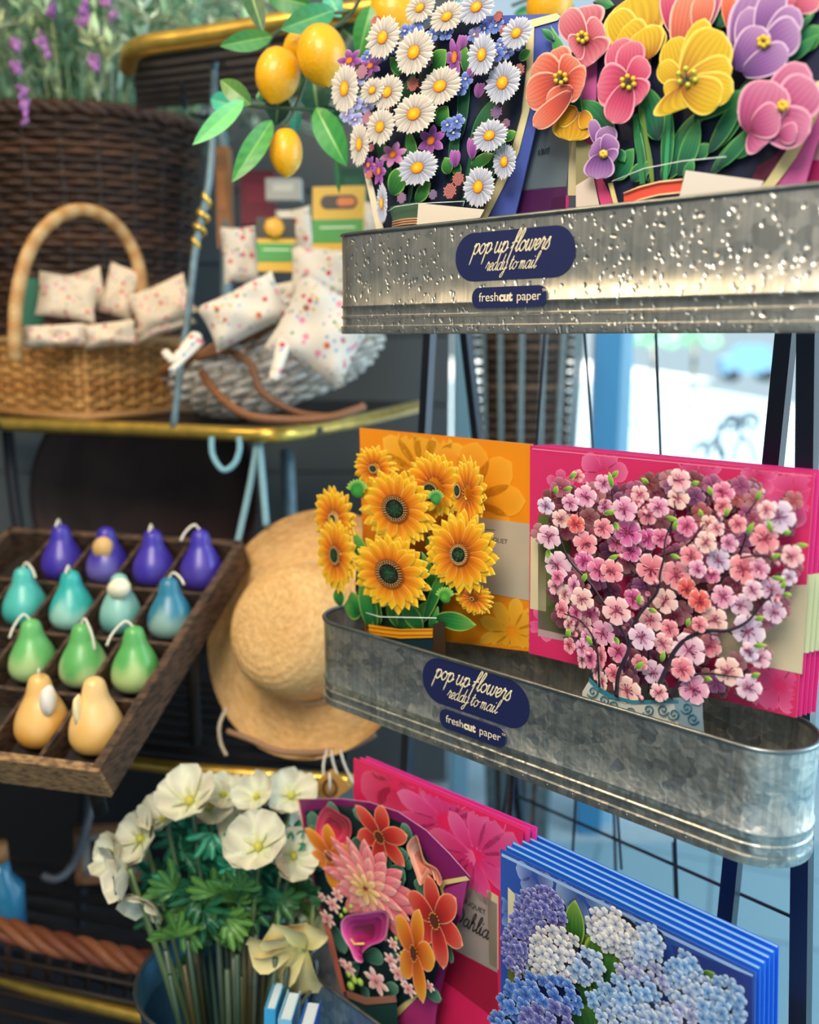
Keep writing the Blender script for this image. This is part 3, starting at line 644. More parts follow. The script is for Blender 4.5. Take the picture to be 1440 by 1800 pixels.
def tulip(pets, w, cols, stamens=None, edge='#ffd9d0', name='tulip', sc='#e8c23a', prof=(.42, 4, .6), streak=.42):
    mb = MB()
    for k, q in enumerate(pets):
        b, t, W = q[:3]; cc = tuple(shade(u, v_) for u, v_ in zip(cs3(*(q[4] if len(q) > 4 else cols)), (.7, .82, .8))); bd = q[3] if len(q) > 3 else 0
        cd2.pet(mb, b, t, W*1.15, w+k*.0008, cc, prof=prof, nu=18, nv=23, streak=streak, ns=8, edge=lin(edge), bend=bd, dz=.0005)
    if stamens:
        x, y, r = stamens; z = w+len(pets)*.0008+.0015
        for k in range(6):
            a = k*1.05+.4; X, Y = x+r*math.cos(a), y+r*math.sin(a)*.9; p0 = cd2.L(x, y+r*.4, z); p1 = cd2.L(X, Y, z)
            mb.tube([(*p0, z), (*p1, z)], .0007, lin('#2d4a3a'), 5); mb.ball((*p1, z), .0024, lin(sc), nu=7, nv=5)
    return mb.build(name, M_print, root)
CO = ('#a82f38', '#e8624f', '#f59a80'); FU = ('#9c1f4e', '#df4a7d', '#f0809c'); YE = ('#c9772c', '#e8b828', '#f3d02c'); PP = ('#52307e', '#9a62b4', '#c69ad4'); PK = ('#9a2a66', '#d0609a', '#e690b8')
tulip([((330, 180), (330, 30), 180), ((350, 190), (425, 110), 120), ((340, 200), (240, 60), 110), ((350, 200), (385, 295), 170), ((330, 190), (280, 240), 120)], -.004, ('#a53046', '#dc6580', '#ee93a2'), (330, 175, 22), '#ffd0cc')
tulip([((600, 240), (560, -20), 270), ((620, 260), (690, 120), 120), ((600, 260), (470, 60), 130), ((620, 250), (520, 130), 150), ((640, 280), (620, 130), 150)], -.004, YE, None, '#fbe27a')
tulip([((690, 120), (690, -60), 60), ((675, 110), (640, -60), 60)], -.005, PP)
tulip([((770, 160), (745, -90), 110, 0, FU), ((900, 140), (930, -90), 120, 0, PK), ((790, 260), (850, -60), 150), ((880, 160), (905, -40), 100)], -.003, ('#c94a48', '#ef7a62', '#f8a58a'), None, '#ffd6c8')
tulip([((1040, 140), (1050, -60), 110), ((1030, 150), (1010, -40), 60)], -.002, ('#cf3a3c', '#f0644a', '#f98e6a'), None, '#ffc9b0')
tulip([((1250, 60), (1320, -60), 130), ((1330, 40), (1440, -40), 130)], -.005, ('#c94a60', '#e8709a', '#f08f9c'), (1105, 5, 18), '#ffd6d8')
tulip([((1090, 320), (1180, -70), 230), ((1100, 300), (1110, 30), 110), ((1170, 200), (1240, -60), 130), ((1190, 210), (1350, 45), 140), ((1170, 240), (1350, 130), 170, 0), ((1050, 330), (1180, 125), 150, 0), ((1080, 340), (1300, 235), 130, 0)], .001, PP, (1180, 195, 22), '#ecd2ee')
tulip([((300, 520), (270, 660), 170), ((310, 520), (210, 560), 90), ((330, 520), (355, 600), 60)], -.001, ('#9c4a1c', '#eaa322', '#f5c22c'), None, '#ffe27a')
tulip([((420, 700), (370, 560), 50), ((430, 720), (450, 590), 90), ((430, 720), (375, 680), 90), ((430, 720), (480, 640), 90), ((430, 720), (470, 770), 100), ((420, 720), (400, 840), 130)], .001, PP, (430, 722, 10), '#e6c6ea')
tulip([((235, 380), (190, 235), 130), ((235, 380), (95, 310), 150), ((220, 380), (65, 460), 150), ((240, 380), (310, 280), 140), ((250, 380), (340, 400), 150), ((290, 420), (160, 500), 110), ((280, 430), (110, 610), 95, -.1)], .003, CO, (228, 365, 26), '#ffc8b8')
tulip([((545, 390), (485, 190), 130), ((545, 390), (560, 190), 120), ((545, 390), (400, 400), 180), ((545, 390), (635, 280), 110), ((545, 390), (605, 480), 130), ((545, 390), (475, 580), 130)], .006, FU, (545, 385, 30), '#ffb6c6')
tulip([((800, 400), (745, 180), 130), ((800, 400), (905, 85), 110), ((800, 400), (690, 300), 90), ((810, 400), (990, 150), 220), ((800, 395), (1035, 320), 150), ((800, 400), (720, 460), 120), ((800, 395), (820, 505), 270), ((800, 400), (1040, 430), 140), ((800, 400), (980, 480), 150)], .009, YE, (820, 360, 42), '#fbe36a', sc='#c6cf4a')
tulip([((1180, 560), (1380, 300), 170), ((1160, 640), (1080, 500), 80), ((1250, 560), (1420, 380), 210), ((1130, 560), (1130, 470), 130), ((1150, 560), (1400, 620), 170), ((1110, 620), (1230, 380), 220, 0), ((1130, 600), (1200, 670), 160), ((1250, 630), (1340, 620), 90), ((1120, 600), (1260, 540), 150)], .006, PK, (1270, 495, 16), '#f2b8d0')
cd2.sheet('vase_band', [(525, 905), (600, 875), (690, 852), (800, 840), (800, 905), (690, 918), (600, 935), (525, 965)], .006, '#de5340', .001)
mb = MB()
for k in (0, 1): mb.tube([Vector((*cd2.L(x, y+k*60, .0075), .0075)) for x, y in ((525, 907), (600, 877), (690, 854), (800, 842))], .0009, lin('#f7c9a0'), 6)
mb.build('vase_cord', M_print, root)
cd2.sheet('vase_bottom', [(525, 965), (800, 905), (800, 980), (520, 1010)], .004, '#2c4a44', .0006)
cd2.sheet('insert_card', [(815, 798), (1180, 848), (1130, 960), (770, 985)], .0125, '#d9d3ca', .0006)
mb = MB(); mb.tube([Vector((*cd2.L(x, y, .009), .009)) for x, y in ((470, 850), (620, 790), (800, 755), (1005, 735))], .00045, lin('#e4f0f0'), 5); mb.build('vase_rim_line', M_print, root)
cd2.sheet('cream_fold', [(450, 860), (470, 855), (500, 965), (480, 968)], -.005, '#e8d690', .001)
# right-hand envelope behind the tulips
envelope(fT2, Z2, [(1330, -60), (1640, -60), (1640, 1000), (1290, 1000)], '#a31d5e', 'magenta envelope behind the tulip card at the right end of the top trough', strips=(('address_panel', [(1420, 480), (1600, 480), (1600, 750), (1400, 750)], '#b98a9c'),))
# ---------------------------------------------------------------- middle tier envelopes
fM = Frame(cM+away(YM)*.019, YM)
Z0 = lambda x, y: (x, y)
YG = ('#f0a21c', '#f7b32a', '#f9bd3c')
fMY = Frame(cM+away(YM)*.026, YM)
def ghostflower(x, y, r, n, W, a0=0, sq=1): return [((x+.12*r*math.cos(a0+2*PI*k/n), y+.12*r*sq*math.sin(a0+2*PI*k/n)), (x+r*math.cos(a0+2*PI*k/n), y+r*sq*math.sin(a0+2*PI*k/n)), W) for k in range(n)]
e = envelope(fMY, Z0, [(632, 752), (936, 781), (936, 1146), (642, 1110)], '#ee9013', 'orange envelope with pale sunflower print behind the sunflower card', panel=([(800, 905), (941, 922), (941, 1058), (790, 1030)], '#bdb39c'),
    ghosts=((ghostflower(740, 830, 90, 13, 40), YG, .0003), (ghostflower(820, 880, 105, 9, 55), ('#e88912', '#f29d1e', '#f6ac30'), .0004), (ghostflower(900, 1110, 60, 9, 26), YG, .0005)))
font_text('lettering', 'R BOUQUET', .0075, flat_mat('grey_ink', '#3c3a36', .6), e.root, e.L(838, 947, .001), .0008)
mb = MB(); a, b = e.L(838, 929, .001), e.L(870, 932, .001); mb.tube([(*a, .001), (*b, .001)], .0003, lin('#554f44')); mb.build('rule_line', M_print, e.root)
PG = ('#d3336f', '#e25590', '#ee79a8')
order = ['second', 'third', 'fourth', 'fifth']
for k in range(4, 0, -1):
    f_ = Frame(cM+away(YM)*(.019+.0058*k)+Vector((math.cos(YM), -math.sin(YM), 0))*(.0022*k), YM)
    c_ = envelope(f_, Z0, [(932, 783), (1432, 832), (1400, 1262), (930, 1148)], '#dc2f86' if k % 2 else '#d82a7e', 'pink envelope with pale green band, %s from the front of the cherry blossom stack' % order[k-1], 'pink envelopes in the cherry blossom stack', th=.0012, pf=fM,
        strips=(('address_panel', [(1385, 1010), (1424, 1012), (1413, 1150), (1375, 1148)], '#cfe0b4'),))
e = envelope(fM, Z0, [(932, 783), (1432, 832), (1400, 1262), (930, 1148)], '#d62d68', 'deep pink envelope with cherry blossom print, front of the cherry blossom stack', 'pink envelopes in the cherry blossom stack', panel=([(1250, 1030), (1420, 1028), (1410, 1185), (1240, 1150)], '#d3c8a6'),
    ghosts=((ghostflower(1060, 830, 45, 5, 36), PG, .0003), (ghostflower(1225, 840, 55, 5, 40, .5), PG, .0003), (ghostflower(1395, 870, 60, 5, 46, .3), PG, .0003), (ghostflower(1335, 840, 35, 5, 24, .9), PG, .0004), (ghostflower(960, 1095, 34, 5, 20, .3), PG, .0003), (ghostflower(1370, 1205, 60, 5, 46, 1), PG, .0003), (ghostflower(985, 850, 26, 5, 18, 1), PG, .0003), (ghostflower(1180, 1200, 40, 5, 30, 1), PG, .0003)),
    strips=(('cream_edge', [(933, 943), (960, 950), (960, 1075), (932, 1070)], '#dccfa8'), ('photo_panel', [(946, 905), (1000, 900), (1010, 1120), (946, 1105)], '#5d6b35'), ('grey_panel', [(946, 1062), (1010, 1070), (1008, 1130), (946, 1118)], '#b5989c'), ('edge_line', [(936, 788), (1428, 836), (1427, 838), (936, 790)], '#f07fae')))
# ---------------------------------------------------------------- sunflower card
fMS = Frame(cM-away(YM)*.012, YM)
root = fMS.root('pop_up_card', 'sunflower bouquet pop-up card standing in the left end of the middle trough', 'pop-up card', 'pop-up bouquet cards')
Z4 = zf(540, 730, 3.4286); cd4 = Card(fMS, Z4, root)
def sunflower(x, y, rx, ry, w, rot=0, face=.37, cshift=(0, 0), n=20):
    rx *= 1.07; ry *= 1.07; c, r, asp = cd4.R(x, y, rx, ry, w, rot); mb = MB(); a0 = rnd.uniform(0, 6)
    for lay in range(3):
        for k in range(n-lay*2):
            L = r*(1-.1*lay)*rnd.uniform(.9, 1.08); m_ = n-lay*2
            petal(mb, c, a0+lay*.17+2*PI*k/m_+rnd.uniform(-.07, .07), L*.78, r*.26, w+lay*.0012+(k % 4)*.0002, cs3(*(('#b8500a', '#ee9a12', '#f8c31c'), ('#c9620c', '#f4a512', '#fbcf22'), ('#b9480c', '#f08c14', '#f9c21e'))[lay]), prof=(.45, 3.2, .8), nu=9, asp=asp, r0=r*.22, streak=.34, ns=3, edge=lin('#ffe870'), dz=.0005, cup=.0006)
    fl_ = mb.build('sunflower', M_print, root); mb = MB()
    cc, w2 = (c[0]+cshift[0]*r, c[1]+cshift[1]*r), w+.0045
    disc(mb, cc, r*face, w2, lin('#a3520f'), asp, 22); disc(mb, cc, r*face*.92, w2+.0004, lin('#3f150c'), asp, 22)
    for ring, q in ((.82, 30), (.70, 26), (.90, 32)):
        for k in range(q): disc(mb, ptsp(cc, r*face*ring, 2*PI*k/q+ring*9, asp), r*.014, w2+.0008, lin('#f3cf8a' if ring != .9 else '#d67a1c'), asp, 6)
    disc(mb, cc, r*face*.6, w2+.0009, lin('#0c1412'), asp, 18, .0003, lin('#24482e'))
    for k in range(40):
        a = rnd.uniform(0, 6.3); disc(mb, ptsp(cc, r*face*.55*math.sqrt(rnd.random()), a, asp), r*.012, w2+.0012, lin(rnd.choice(['#3f6f48', '#0c1512', '#4a7c3a'])), asp, 5)
    mb.build('seed_head', M_print, fl_); return fl_
for b, t, W in (((380, 1290), (330, 980), 90), ((330, 1180), (220, 1150), 130), ((300, 1200), (270, 1060), 90), ((420, 1290), (280, 720), 90), ((360, 950), (290, 700), 80), ((440, 1260), (380, 1060), 70), ((700, 1290), (560, 1130), 110), ((560, 1290), (640, 1140), 130), ((700, 1250), (850, 880), 60), ((720, 1230), (830, 920), 40), ((790, 1100), (690, 820), 70), ((780, 900), (720, 690), 60), ((950, 1060), (810, 970), 110), ((770, 1220), (1020, 1265), 110), ((560, 1280), (480, 1120), 80), ((650, 1270), (720, 1120), 60), ((980, 520), (950, 620), 50), ((740, 1290), (790, 1150), 50), ((200, 1150), (180, 1040), 70)):
    leaf(cd4, b, t, W, rnd.uniform(-.006, .002), '#2c8a3e', '#0f4a2c', '#a4d45c')
cd4.sheet('stem_panel', [(300, 800), (700, 820), (830, 1000), (800, 1320), (370, 1310), (290, 1050)], -.009, '#0f2f22', .0006)
sunflower(415, 320, 130, 130, -.004, face=.22); sunflower(775, 420, 175, 190, .000, face=.30, cshift=(-.1, -.15)); sunflower(975, 470, 105, 215, .001, face=.22, cshift=(-.3, .05))
sunflower(170, 620, 125, 180, .002, face=.2); sunflower(180, 840, 115, 215, .006, face=.28); sunflower(545, 560, 215, 225, .010, face=.36); sunflower(1010, 1100, 115, 95, .004, face=.12)
sunflower(930, 830, 215, 235, .010, rot=.5, face=.27, cshift=(0, -.02)); sunflower(510, 950, 225, 225, .016, face=.37)
# buds
for x, y, r_, c_ in ((300, 450, 55, '#3f9c3a'), (830, 1090, 48, '#5cb03c'), (775, 500, 45, '#4c9a4a')):
    mb = MB()
    for k in range(9):
        a = -PI/2+(k-4)*.33; cd4.pet(mb, (x, y), (x+r_*1.25*math.cos(a), y+r_*1.25*math.sin(a)), r_*.5, .014+k*.0002, cs3('#1d5a2c', c_, '#b7dc72'), prof=(.6, 2, 1))
    c0, r0_, as_ = cd4.R(x, y+8, r_*.7, r_*.7, .016); disc(mb, c0, r0_, .016, lin('#2e7c34'), as_, 12, .003, lin(c_)); mb.build('bud', M_print, root)
cd4.sheet('vase_band', [(370, 1262), (560, 1290), (755, 1285), (755, 1340), (560, 1345), (372, 1318)], .006, '#f0a31c', .001)
mb = MB(); mb.tube([Vector((*cd4.L(x, y, .0068), .0068)) for x, y in ((370, 1276), (470, 1290), (560, 1298), (755, 1296))], .0004, lin('#a8480c'), 5); mb.tube([Vector((*cd4.L(x, y, .0068), .0068)) for x, y in ((370, 1300), (470, 1316), (560, 1325), (755, 1322))], .0004, lin('#a8480c'), 5); mb.build('band_line', M_print, root)
cd4.sheet('vase_side', [(755, 1260), (825, 1240), (835, 1450), (760, 1450)], .004, '#3a2c20', .0006)
cd4.sheet('vase_bottom', [(372, 1318), (560, 1345), (755, 1340), (755, 1600), (420, 1600)], .004, '#16303a', .0006)
mb = MB(); mb.tube([Vector((*cd4.L(x, y, .020), .020)) for x, y in ((355, 1190), (440, 1215), (780, 1222))], .0005, lin('#e8f4f0'), 5); mb.build('vase_rim_line', M_print, root)
# ---------------------------------------------------------------- cherry blossom card
fMC = Frame(cM-away(YM)*.006, YM)
root = fMC.root('pop_up_card', 'cherry blossom tree pop-up card in front of the pink envelopes', 'pop-up card', 'pop-up bouquet cards')
Z5 = zf(900, 760, 2.6667); cd5 = Card(fMC, Z5, root)
BR = [[(490, 1240, 20), (500, 1130, 19), (545, 1030, 18), (560, 940, 16), (600, 850, 15), (680, 750, 13), (695, 660, 11), (715, 580, 9), (720, 500, 8), (760, 400, 7), (762, 320, 5)],
      [(545, 1010, 12), (520, 930, 12), (430, 800, 10), (370, 710, 11), (270, 600, 13), (230, 500, 9), (220, 430, 6)], [(470, 810, 9), (430, 640, 8), (400, 560, 7), (390, 480, 5)],
      [(700, 580, 7), (800, 545, 8), (850, 500, 6), (900, 430, 4)], [(780, 655, 8), (880, 635, 7), (950, 640, 4)],
      [(660, 1250, 24), (715, 1130, 21), (760, 1030, 19), (830, 960, 17), (930, 930, 15), (1010, 930, 13), (1100, 890, 11), (1160, 820, 9), (1225, 755, 7)], [(1010, 930, 9), (1100, 985, 8), (1155, 1010, 5)],
      [(930, 760, 12), (1020, 640, 11), (1080, 540, 9), (1110, 430, 6)], [(1010, 620, 8), (1000, 500, 7), (990, 400, 5)], [(1070, 590, 8), (1150, 578, 7), (1270, 592, 5)],
      [(740, 1240, 14), (800, 1160, 11), (900, 1130, 9), (1000, 1140, 7), (1090, 1152, 5)], [(410, 1195, 10), (395, 1000, 10), (330, 890, 8), (245, 850, 6)], [(385, 990, 6), (300, 965, 5), (240, 960, 4)],
      [(640, 700, 10), (590, 640, 9), (520, 560, 9), (510, 520, 6)], [(480, 400, 6), (470, 300, 6), (465, 240, 4)], [(320, 430, 7), (312, 350, 6), (330, 240, 4)], [(1095, 390, 6), (1140, 330, 6), (1160, 290, 4)], [(570, 400, 6), (575, 330, 5)], [(320, 430, 6), (370, 480, 6)], [(660, 300, 6), (640, 350, 6)], [(900, 800, 8), (850, 870, 8)], [(620, 700, 9), (640, 780, 9), (640, 1220, 7)]]
for k, br in enumerate(BR):
    mb = MB(); w = .006+(k % 4)*.002 if k not in (0, 1, 5, 9, 10, 11) else .0235
    pts = smooth_path([(x, y, 0) for x, y, r in br], 5); rr = smooth_path([(r, 0, 0) for x, y, r in br], 5)
    m_ = cd5.S(700, 700, 10)[1]/10
    mb.tube([Vector((*cd5.L(p.x, p.y, w), w)) for p in pts], [q.x*m_*.62 for q in rr], [mixc(lin('#1d1726'), lin('#3a2a3c'), hashf(i, k)) for i in range(len(pts))], 6, flat=None)
    for v_i in range(len(mb.v)): v = mb.v[v_i]; mb.v[v_i] = (v[0], v[1], w+(v[2]-w)*.3)
    mb.build('branch', M_print, root)
def canopy(x, y):
    if y < 750: return 130 < x < 1330 and y > 200+abs(x-700)*.12
    if y < 900: return 210 < x < 1270
    return 250+(y-900)*.7 < x < 1200-(y-900)*.15
pal = [('#b8325c', '#e8799a', '#f6a9bb'), ('#a83a78', '#d56aa6', '#eb9cc6'), ('#c4406a', '#f0a0ac', '#f8c4c4'), ('#a8386c', '#dd6f93', '#ef9cb2'), ('#cc4c5a', '#f0828a', '#f7aaa6'), ('#8c3a7c', '#b266a6', '#d596c8')]
for q in range(2):        # printed layers far behind
    mb = MB(); k = 0
    r2 = random.Random(11+q)
    while k < 130:
        x, y = r2.uniform(130, 1330), r2.uniform(200, 1220)
        if not canopy(x, y): continue
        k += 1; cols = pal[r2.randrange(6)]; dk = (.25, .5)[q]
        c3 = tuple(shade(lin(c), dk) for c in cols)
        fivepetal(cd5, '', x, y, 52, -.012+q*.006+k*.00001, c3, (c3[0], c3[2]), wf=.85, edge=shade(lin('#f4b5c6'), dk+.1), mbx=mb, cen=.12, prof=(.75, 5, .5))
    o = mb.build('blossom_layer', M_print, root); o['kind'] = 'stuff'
BL = [(160, 345, 38), (230, 405, 40), (175, 490, 52), (215, 620, 58), (310, 205, 28), (430, 240, 40), (345, 300, 48), (275, 330, 38), (530, 360, 54), (600, 290, 40), (440, 350, 35), (635, 390, 42), (690, 350, 45), (545, 470, 60), (345, 520, 52), (340, 605, 42), (410, 645, 52), (470, 650, 50), (490, 520, 40), (655, 640, 66), (770, 670, 62), (700, 495, 42), (780, 310, 48), (785, 225, 50), (840, 580, 50), (910, 515, 48), (820, 440, 45), (925, 430, 40), (990, 285, 50), (990, 345, 38), (970, 600, 54), (1090, 640, 68), (1185, 500, 64), (1255, 395, 70), (1060, 430, 40), (1315, 580, 50), (1220, 735, 52), (1230, 840, 52), (1075, 810, 50), (990, 770, 52), (1110, 930, 72), (950, 880, 58), (830, 1020, 72), (610, 960, 58), (490, 835, 62), (425, 940, 54), (665, 1125, 52), (500, 1030, 46), (540, 1210, 60), (850, 1200, 68), (1015, 1120, 62), (1110, 1195, 58), (800, 1110, 52), (880, 790, 50), (720, 790, 55), (650, 880, 52), (710, 990, 46), (940, 670, 36), (1160, 640, 46), (1165, 1055, 48), (1115, 1030, 42), (1195, 365, 42), (330, 780, 50), (370, 850, 40), (640, 500, 46), (740, 920, 40), (820, 730, 44), (1020, 520, 40), (430, 450, 44), (300, 430, 40), (870, 640, 40), (1130, 740, 45), (930, 1000, 50), (560, 560, 44), (570, 780, 44), (480, 1130, 40), (600, 1080, 36), (960, 450, 36), (1300, 680, 36), (690, 1220, 40), (880, 900, 36)]
FL = [(205, 720, 34, 40), (250, 760, 30, 44), (235, 830, 28, 40), (290, 720, 26, 50), (300, 840, 28, 44), (345, 910, 30, 46), (270, 900, 24, 40), (270, 1000, 26, 36), (330, 1010, 28, 44), (370, 1060, 26, 48), (400, 1110, 24, 50), (425, 1170, 22, 44), (420, 1050, 22, 50), (350, 960, 24, 40), (215, 680, 26, 34), (330, 1070, 20, 36)]
wc = [('#c8507a', '#f2b3bb', '#fbd5d2'), ('#b84a80', '#e89cc0', '#f5c6d8'), ('#c05a72', '#f3c0bb', '#fbdcd0'), ('#b8306a', '#e2749e', '#f09fbd'), ('#c04860', '#ee8a9a', '#f7b0b4')]
cool = [('#a8608c', '#e6bcd8', '#f3dcea'), ('#9a6a98', '#d8c0de', '#efe0f0'), ('#b05a86', '#e9b6cd', '#f8dbe6')]
deep = [('#a8286a', '#d860a0', '#ea90c0'), ('#b8283c', '#e8605c', '#f48878')]
for i, (x, y, r_) in enumerate(BL):
    k = hashf(x, y)
    cols = cs3(*(deep[0] if (x, y) in ((545, 470), (340, 605), (560, 560), (640, 500), (570, 780)) else deep[1] if (x, y) in ((880, 790), (820, 730), (300, 430)) else cool[int(k*3)] if (x > 1040 and y > 650) or x < 225 or (x, y) in ((1255, 395), (970, 600), (610, 960), (830, 1020), (665, 1125)) else wc[int(k*5)]))
    fivepetal(cd5, 'blossom', x, y, r_, .010+(i % 9)*.0022, cols, (lin('#8c1e4a'), lin('#c04070')), wf=.86, edge=lin('#ffe9ea'), notch=.1, cen=.09, prof=(.8, 5, .5), dots=lin('#5c1230'), streak=.1)
for i, (x, y, rx, ry) in enumerate(FL):
    fivepetal(cd5, 'blossom', x, y, rx, .012+(i % 5)*.002, cs3(*wc[(i*2) % 5]), (lin('#8c1e4a'), lin('#c04070')), wf=.86, edge=lin('#ffd9de'), ry=ry, cen=.1, prof=(.8, 5, .5), dots=lin('#5c1230'))
mb = MB(); r2 = random.Random(5); k = 0
nb = 0
while nb < 60:      # small buds along the twigs
    br = BR[r2.randrange(len(BR))]; a = br[r2.randrange(1, len(br))]; x, y = a[0]+r2.uniform(-30, 30), a[1]+r2.uniform(-30, 30)
    if not canopy(x, y): continue
    c, r, asp = cd5.R(x, y, 13, 15, .013); w = r2.uniform(.01, .026); nb += 1; m1 = MB()
    an = r2.uniform(0, 6); m1.ball((c[0], c[1], w), r, lambda a_, b_: mixc(lin('#f5b3be'), lin('#8a1c48'), .5+.5*math.cos(a_-an)), sz=.3, nu=8, nv=5); m1.build('bud', M_print, root)
LV = [((470, 210), (490, 190)), ((270, 215), (300, 190)), ((470, 260), (455, 185)), ((640, 240), (620, 225)), ((840, 245), (870, 235)), ((940, 300), (920, 250)), ((1150, 320), (1165, 270)), ((1000, 395), (1015, 350)), ((1100, 480), (1135, 420)), ((1220, 470), (1200, 410)), ((1270, 475), (1310, 465)), ((1325, 530), (1392, 530)), ((1215, 680), (1285, 690)), ((1265, 735), (1280, 700)), ((1270, 760), (1305, 762)), ((1140, 880), (1185, 865)), ((740, 575), (790, 590)), ((590, 810), (600, 755)), ((575, 1110), (622, 1075)), ((700, 1075), (715, 1025)), ((480, 960), (500, 990)), ((375, 1000), (350, 950)), ((255, 960), (270, 930)), ((175, 550), (165, 590)), ((430, 380), (490, 370)), ((480, 420), (500, 460)), ((720, 400), (780, 410)), ((760, 460), (775, 410)), ((890, 400), (880, 360)), ((1210, 590), (1260, 570)), ((1120, 1145), (1165, 1130)), ((1130, 1000), (1195, 1000)), ((840, 820), (870, 785)), ((820, 910), (830, 880)), ((640, 830), (680, 840)), ((450, 600), (500, 575)), ((330, 700), (350, 660)), ((900, 1150), (940, 1160)), ((245, 270), (280, 260)), ((200, 290), (210, 260))]
for (b, t) in LV:
    dx, dy = t[0]-b[0], t[1]-b[1]; l = math.hypot(dx, dy); k = max(1, 42/l)
    leaf(cd5, b, (b[0]+dx*k, b[1]+dy*k), 24, .026, '#7cb83e', '#2f6e2c', '#d4e86a', 'leaf')
cd5.sheet('pot', [(365, 1160), (400, 1200), (460, 1240), (560, 1262), (780, 1262), (890, 1250), (900, 1500), (330, 1480), (330, 1215)], .016, '#c9cdc4', .001)
cd5.sheet('pot_rim', [(362, 1150), (405, 1192), (465, 1230), (565, 1256), (780, 1256), (780, 1268), (560, 1272), (455, 1246), (395, 1206), (360, 1166)], .0175, '#2f7c94', .0008)
cd5.sheet('pot_side', [(755, 1245), (885, 1240), (905, 1460), (800, 1460)], .0168, '#7f97a4', .0008)
mb = MB()
for x, y, s in ((380, 1215, 1), (430, 1255, 1), (480, 1280, -1), (640, 1300, 1), (710, 1300, -1), (760, 1320, 1), (820, 1290, 1), (850, 1340, -1), (400, 1300, 1), (560, 1310, -1)):
    q = [(x+s*(4+t*2.6)*math.cos(t*.9), y+(4+t*2.6)*math.sin(t*.9), 0) for t in range(11)]
    mb.tube([Vector((*cd5.L(p.x, p.y, .0182), .0182)) for p in smooth_path(q, 3)], .0007, lin('#2c6c88'), 5)
mb.build('pot_scrollwork', M_print, root)
# ---------------------------------------------------------------- lowest tier
# pink envelopes on the left
fLp = Frame(cL+away(YL)*.026, YL)
for k in range(2, -1, -1):
    f_ = Frame(cL+away(YL)*(.020+.007*k)+Vector((math.cos(YL), -math.sin(YL), 0))*(.004*k), YL)
    strips = () if k else (('address_panel', [(795, 1535), (880, 1585), (880, 1705), (795, 1660)], '#a79a92'), ('red_band', [(770, 1600), (795, 1612), (795, 1662), (880, 1705), (882, 1790), (760, 1700)], '#a81a3c'), ('cream_edge', [(862, 1560), (882, 1572), (882, 1700), (866, 1690)], '#d8c9a0'))
    g = () if k else ((ghostflower(790, 1440, 100, 12, 34), ('#e0307c', '#ec4f94', '#f27cb0'), .0003), (ghostflower(700, 1375, 60, 5, 60, .4), ('#e02a5c', '#e83e70', '#ee5a86'), .0002), (ghostflower(840, 1500, 90, 11, 32, .2), ('#dd2f7a', '#e84a90', '#ee70a6'), .0004))
    e = envelope(f_, Z0, [(628, 1330), (925, 1455), (908, 1860), (628, 1740)], ('#e62560', '#ee3f92', '#ea3aa0')[k], ('bright pink envelope with dahlia print, front of its stack beside the dahlia card', 'hot pink envelope in the middle of the three behind the dahlia card', 'hot pink envelope at the back of the three behind the dahlia card')[k], 'pink dahlia envelopes on the lowest tier', strips=strips, ghosts=g, th=.0014, pf=fLp)
    if k == 0:
        ink = flat_mat('dark_grey_ink', '#2c2a30', .6)
        font_text('lettering', 'BOUQUET', .0085, ink, e.root, e.L(812, 1578, .001), .0012)
        mb = MB(); p = e.L(833, 1622, .0012); script_text(mb, 'Dahlia', p.x, p.y, .0115, .0014, lin('#1c1a22'), .12, .3); mb.build('lettering', M_print, e.root)
# blue hydrangea envelopes
fLh = Frame(cL-away(YL)*.008, YL)
HB = [(880, 1492), (1328, 1710), (1325, 1960), (880, 1800)]
words = ['second', 'third', 'fourth', 'fifth', 'sixth']
for k in range(5, -1, -1):
    f_ = Frame(cL+away(YL)*(-.008+.0096*k), YL)
    g = ((ghostflower(905+35, 1540, 36, 4, 34, .4), ('#4a5cb0', '#6f88cf', '#9ab4e6'), .0003), (ghostflower(1022, 1575, 46, 4, 44, .2), ('#44589c', '#6c8ed0', '#9cbce8'), .0003), (ghostflower(1000, 1530, 24, 4, 22, .9), ('#3c56a4', '#5f7fc8', '#8fb0e4'), .0003), (ghostflower(1090, 1600, 34, 4, 30, .6), ('#3f5cae', '#5d80ca', '#86a8e0'), .0003), (ghostflower(900, 1600, 30, 4, 24, .6), ('#3f5cae', '#5d80ca', '#86a8e0'), .0003)) if k == 0 else ()
    st = (('cream_edge', [(893, 1560), (905, 1572), (912, 1720), (893, 1760)], '#e0d8b4'), ('green_panel', [(893, 1690), (960, 1690), (960, 1800), (893, 1800)], '#7a8a2c'), ('navy_shape', [(1180, 1660), (1322, 1716), (1322, 1900), (1250, 1850)], '#2c3f8c'), ('edge_line', [(882, 1500), (1324, 1714), (1322, 1719), (882, 1505)], '#9fc4f0')) if k == 0 else (('edge_line', [(882, 1493), (1327, 1710), (1326, 1713.5), (882, 1496)], '#a8dcff'),)
    envelope(f_, Z0, HB, '#2f55ae' if k == 0 else ('#1f6fe0', '#1a66dd')[k % 2], ('blue envelope with hydrangea print, front of the blue stack on the lowest tier' if k == 0 else 'bright blue envelope, %s from the front of the hydrangea stack' % words[k-1]), 'blue hydrangea envelopes', strips=st, ghosts=g, th=.0014, pf=fLh)
fH = Frame(cL-away(YL)*.020, YL)
root = fH.root('pop_up_card', 'blue and white hydrangea pop-up card in front of the blue envelopes', 'pop-up card', 'pop-up bouquet cards')
Z6 = zf(860, 1380, 2.4828); cd6 = Card(fH, Z6, root)
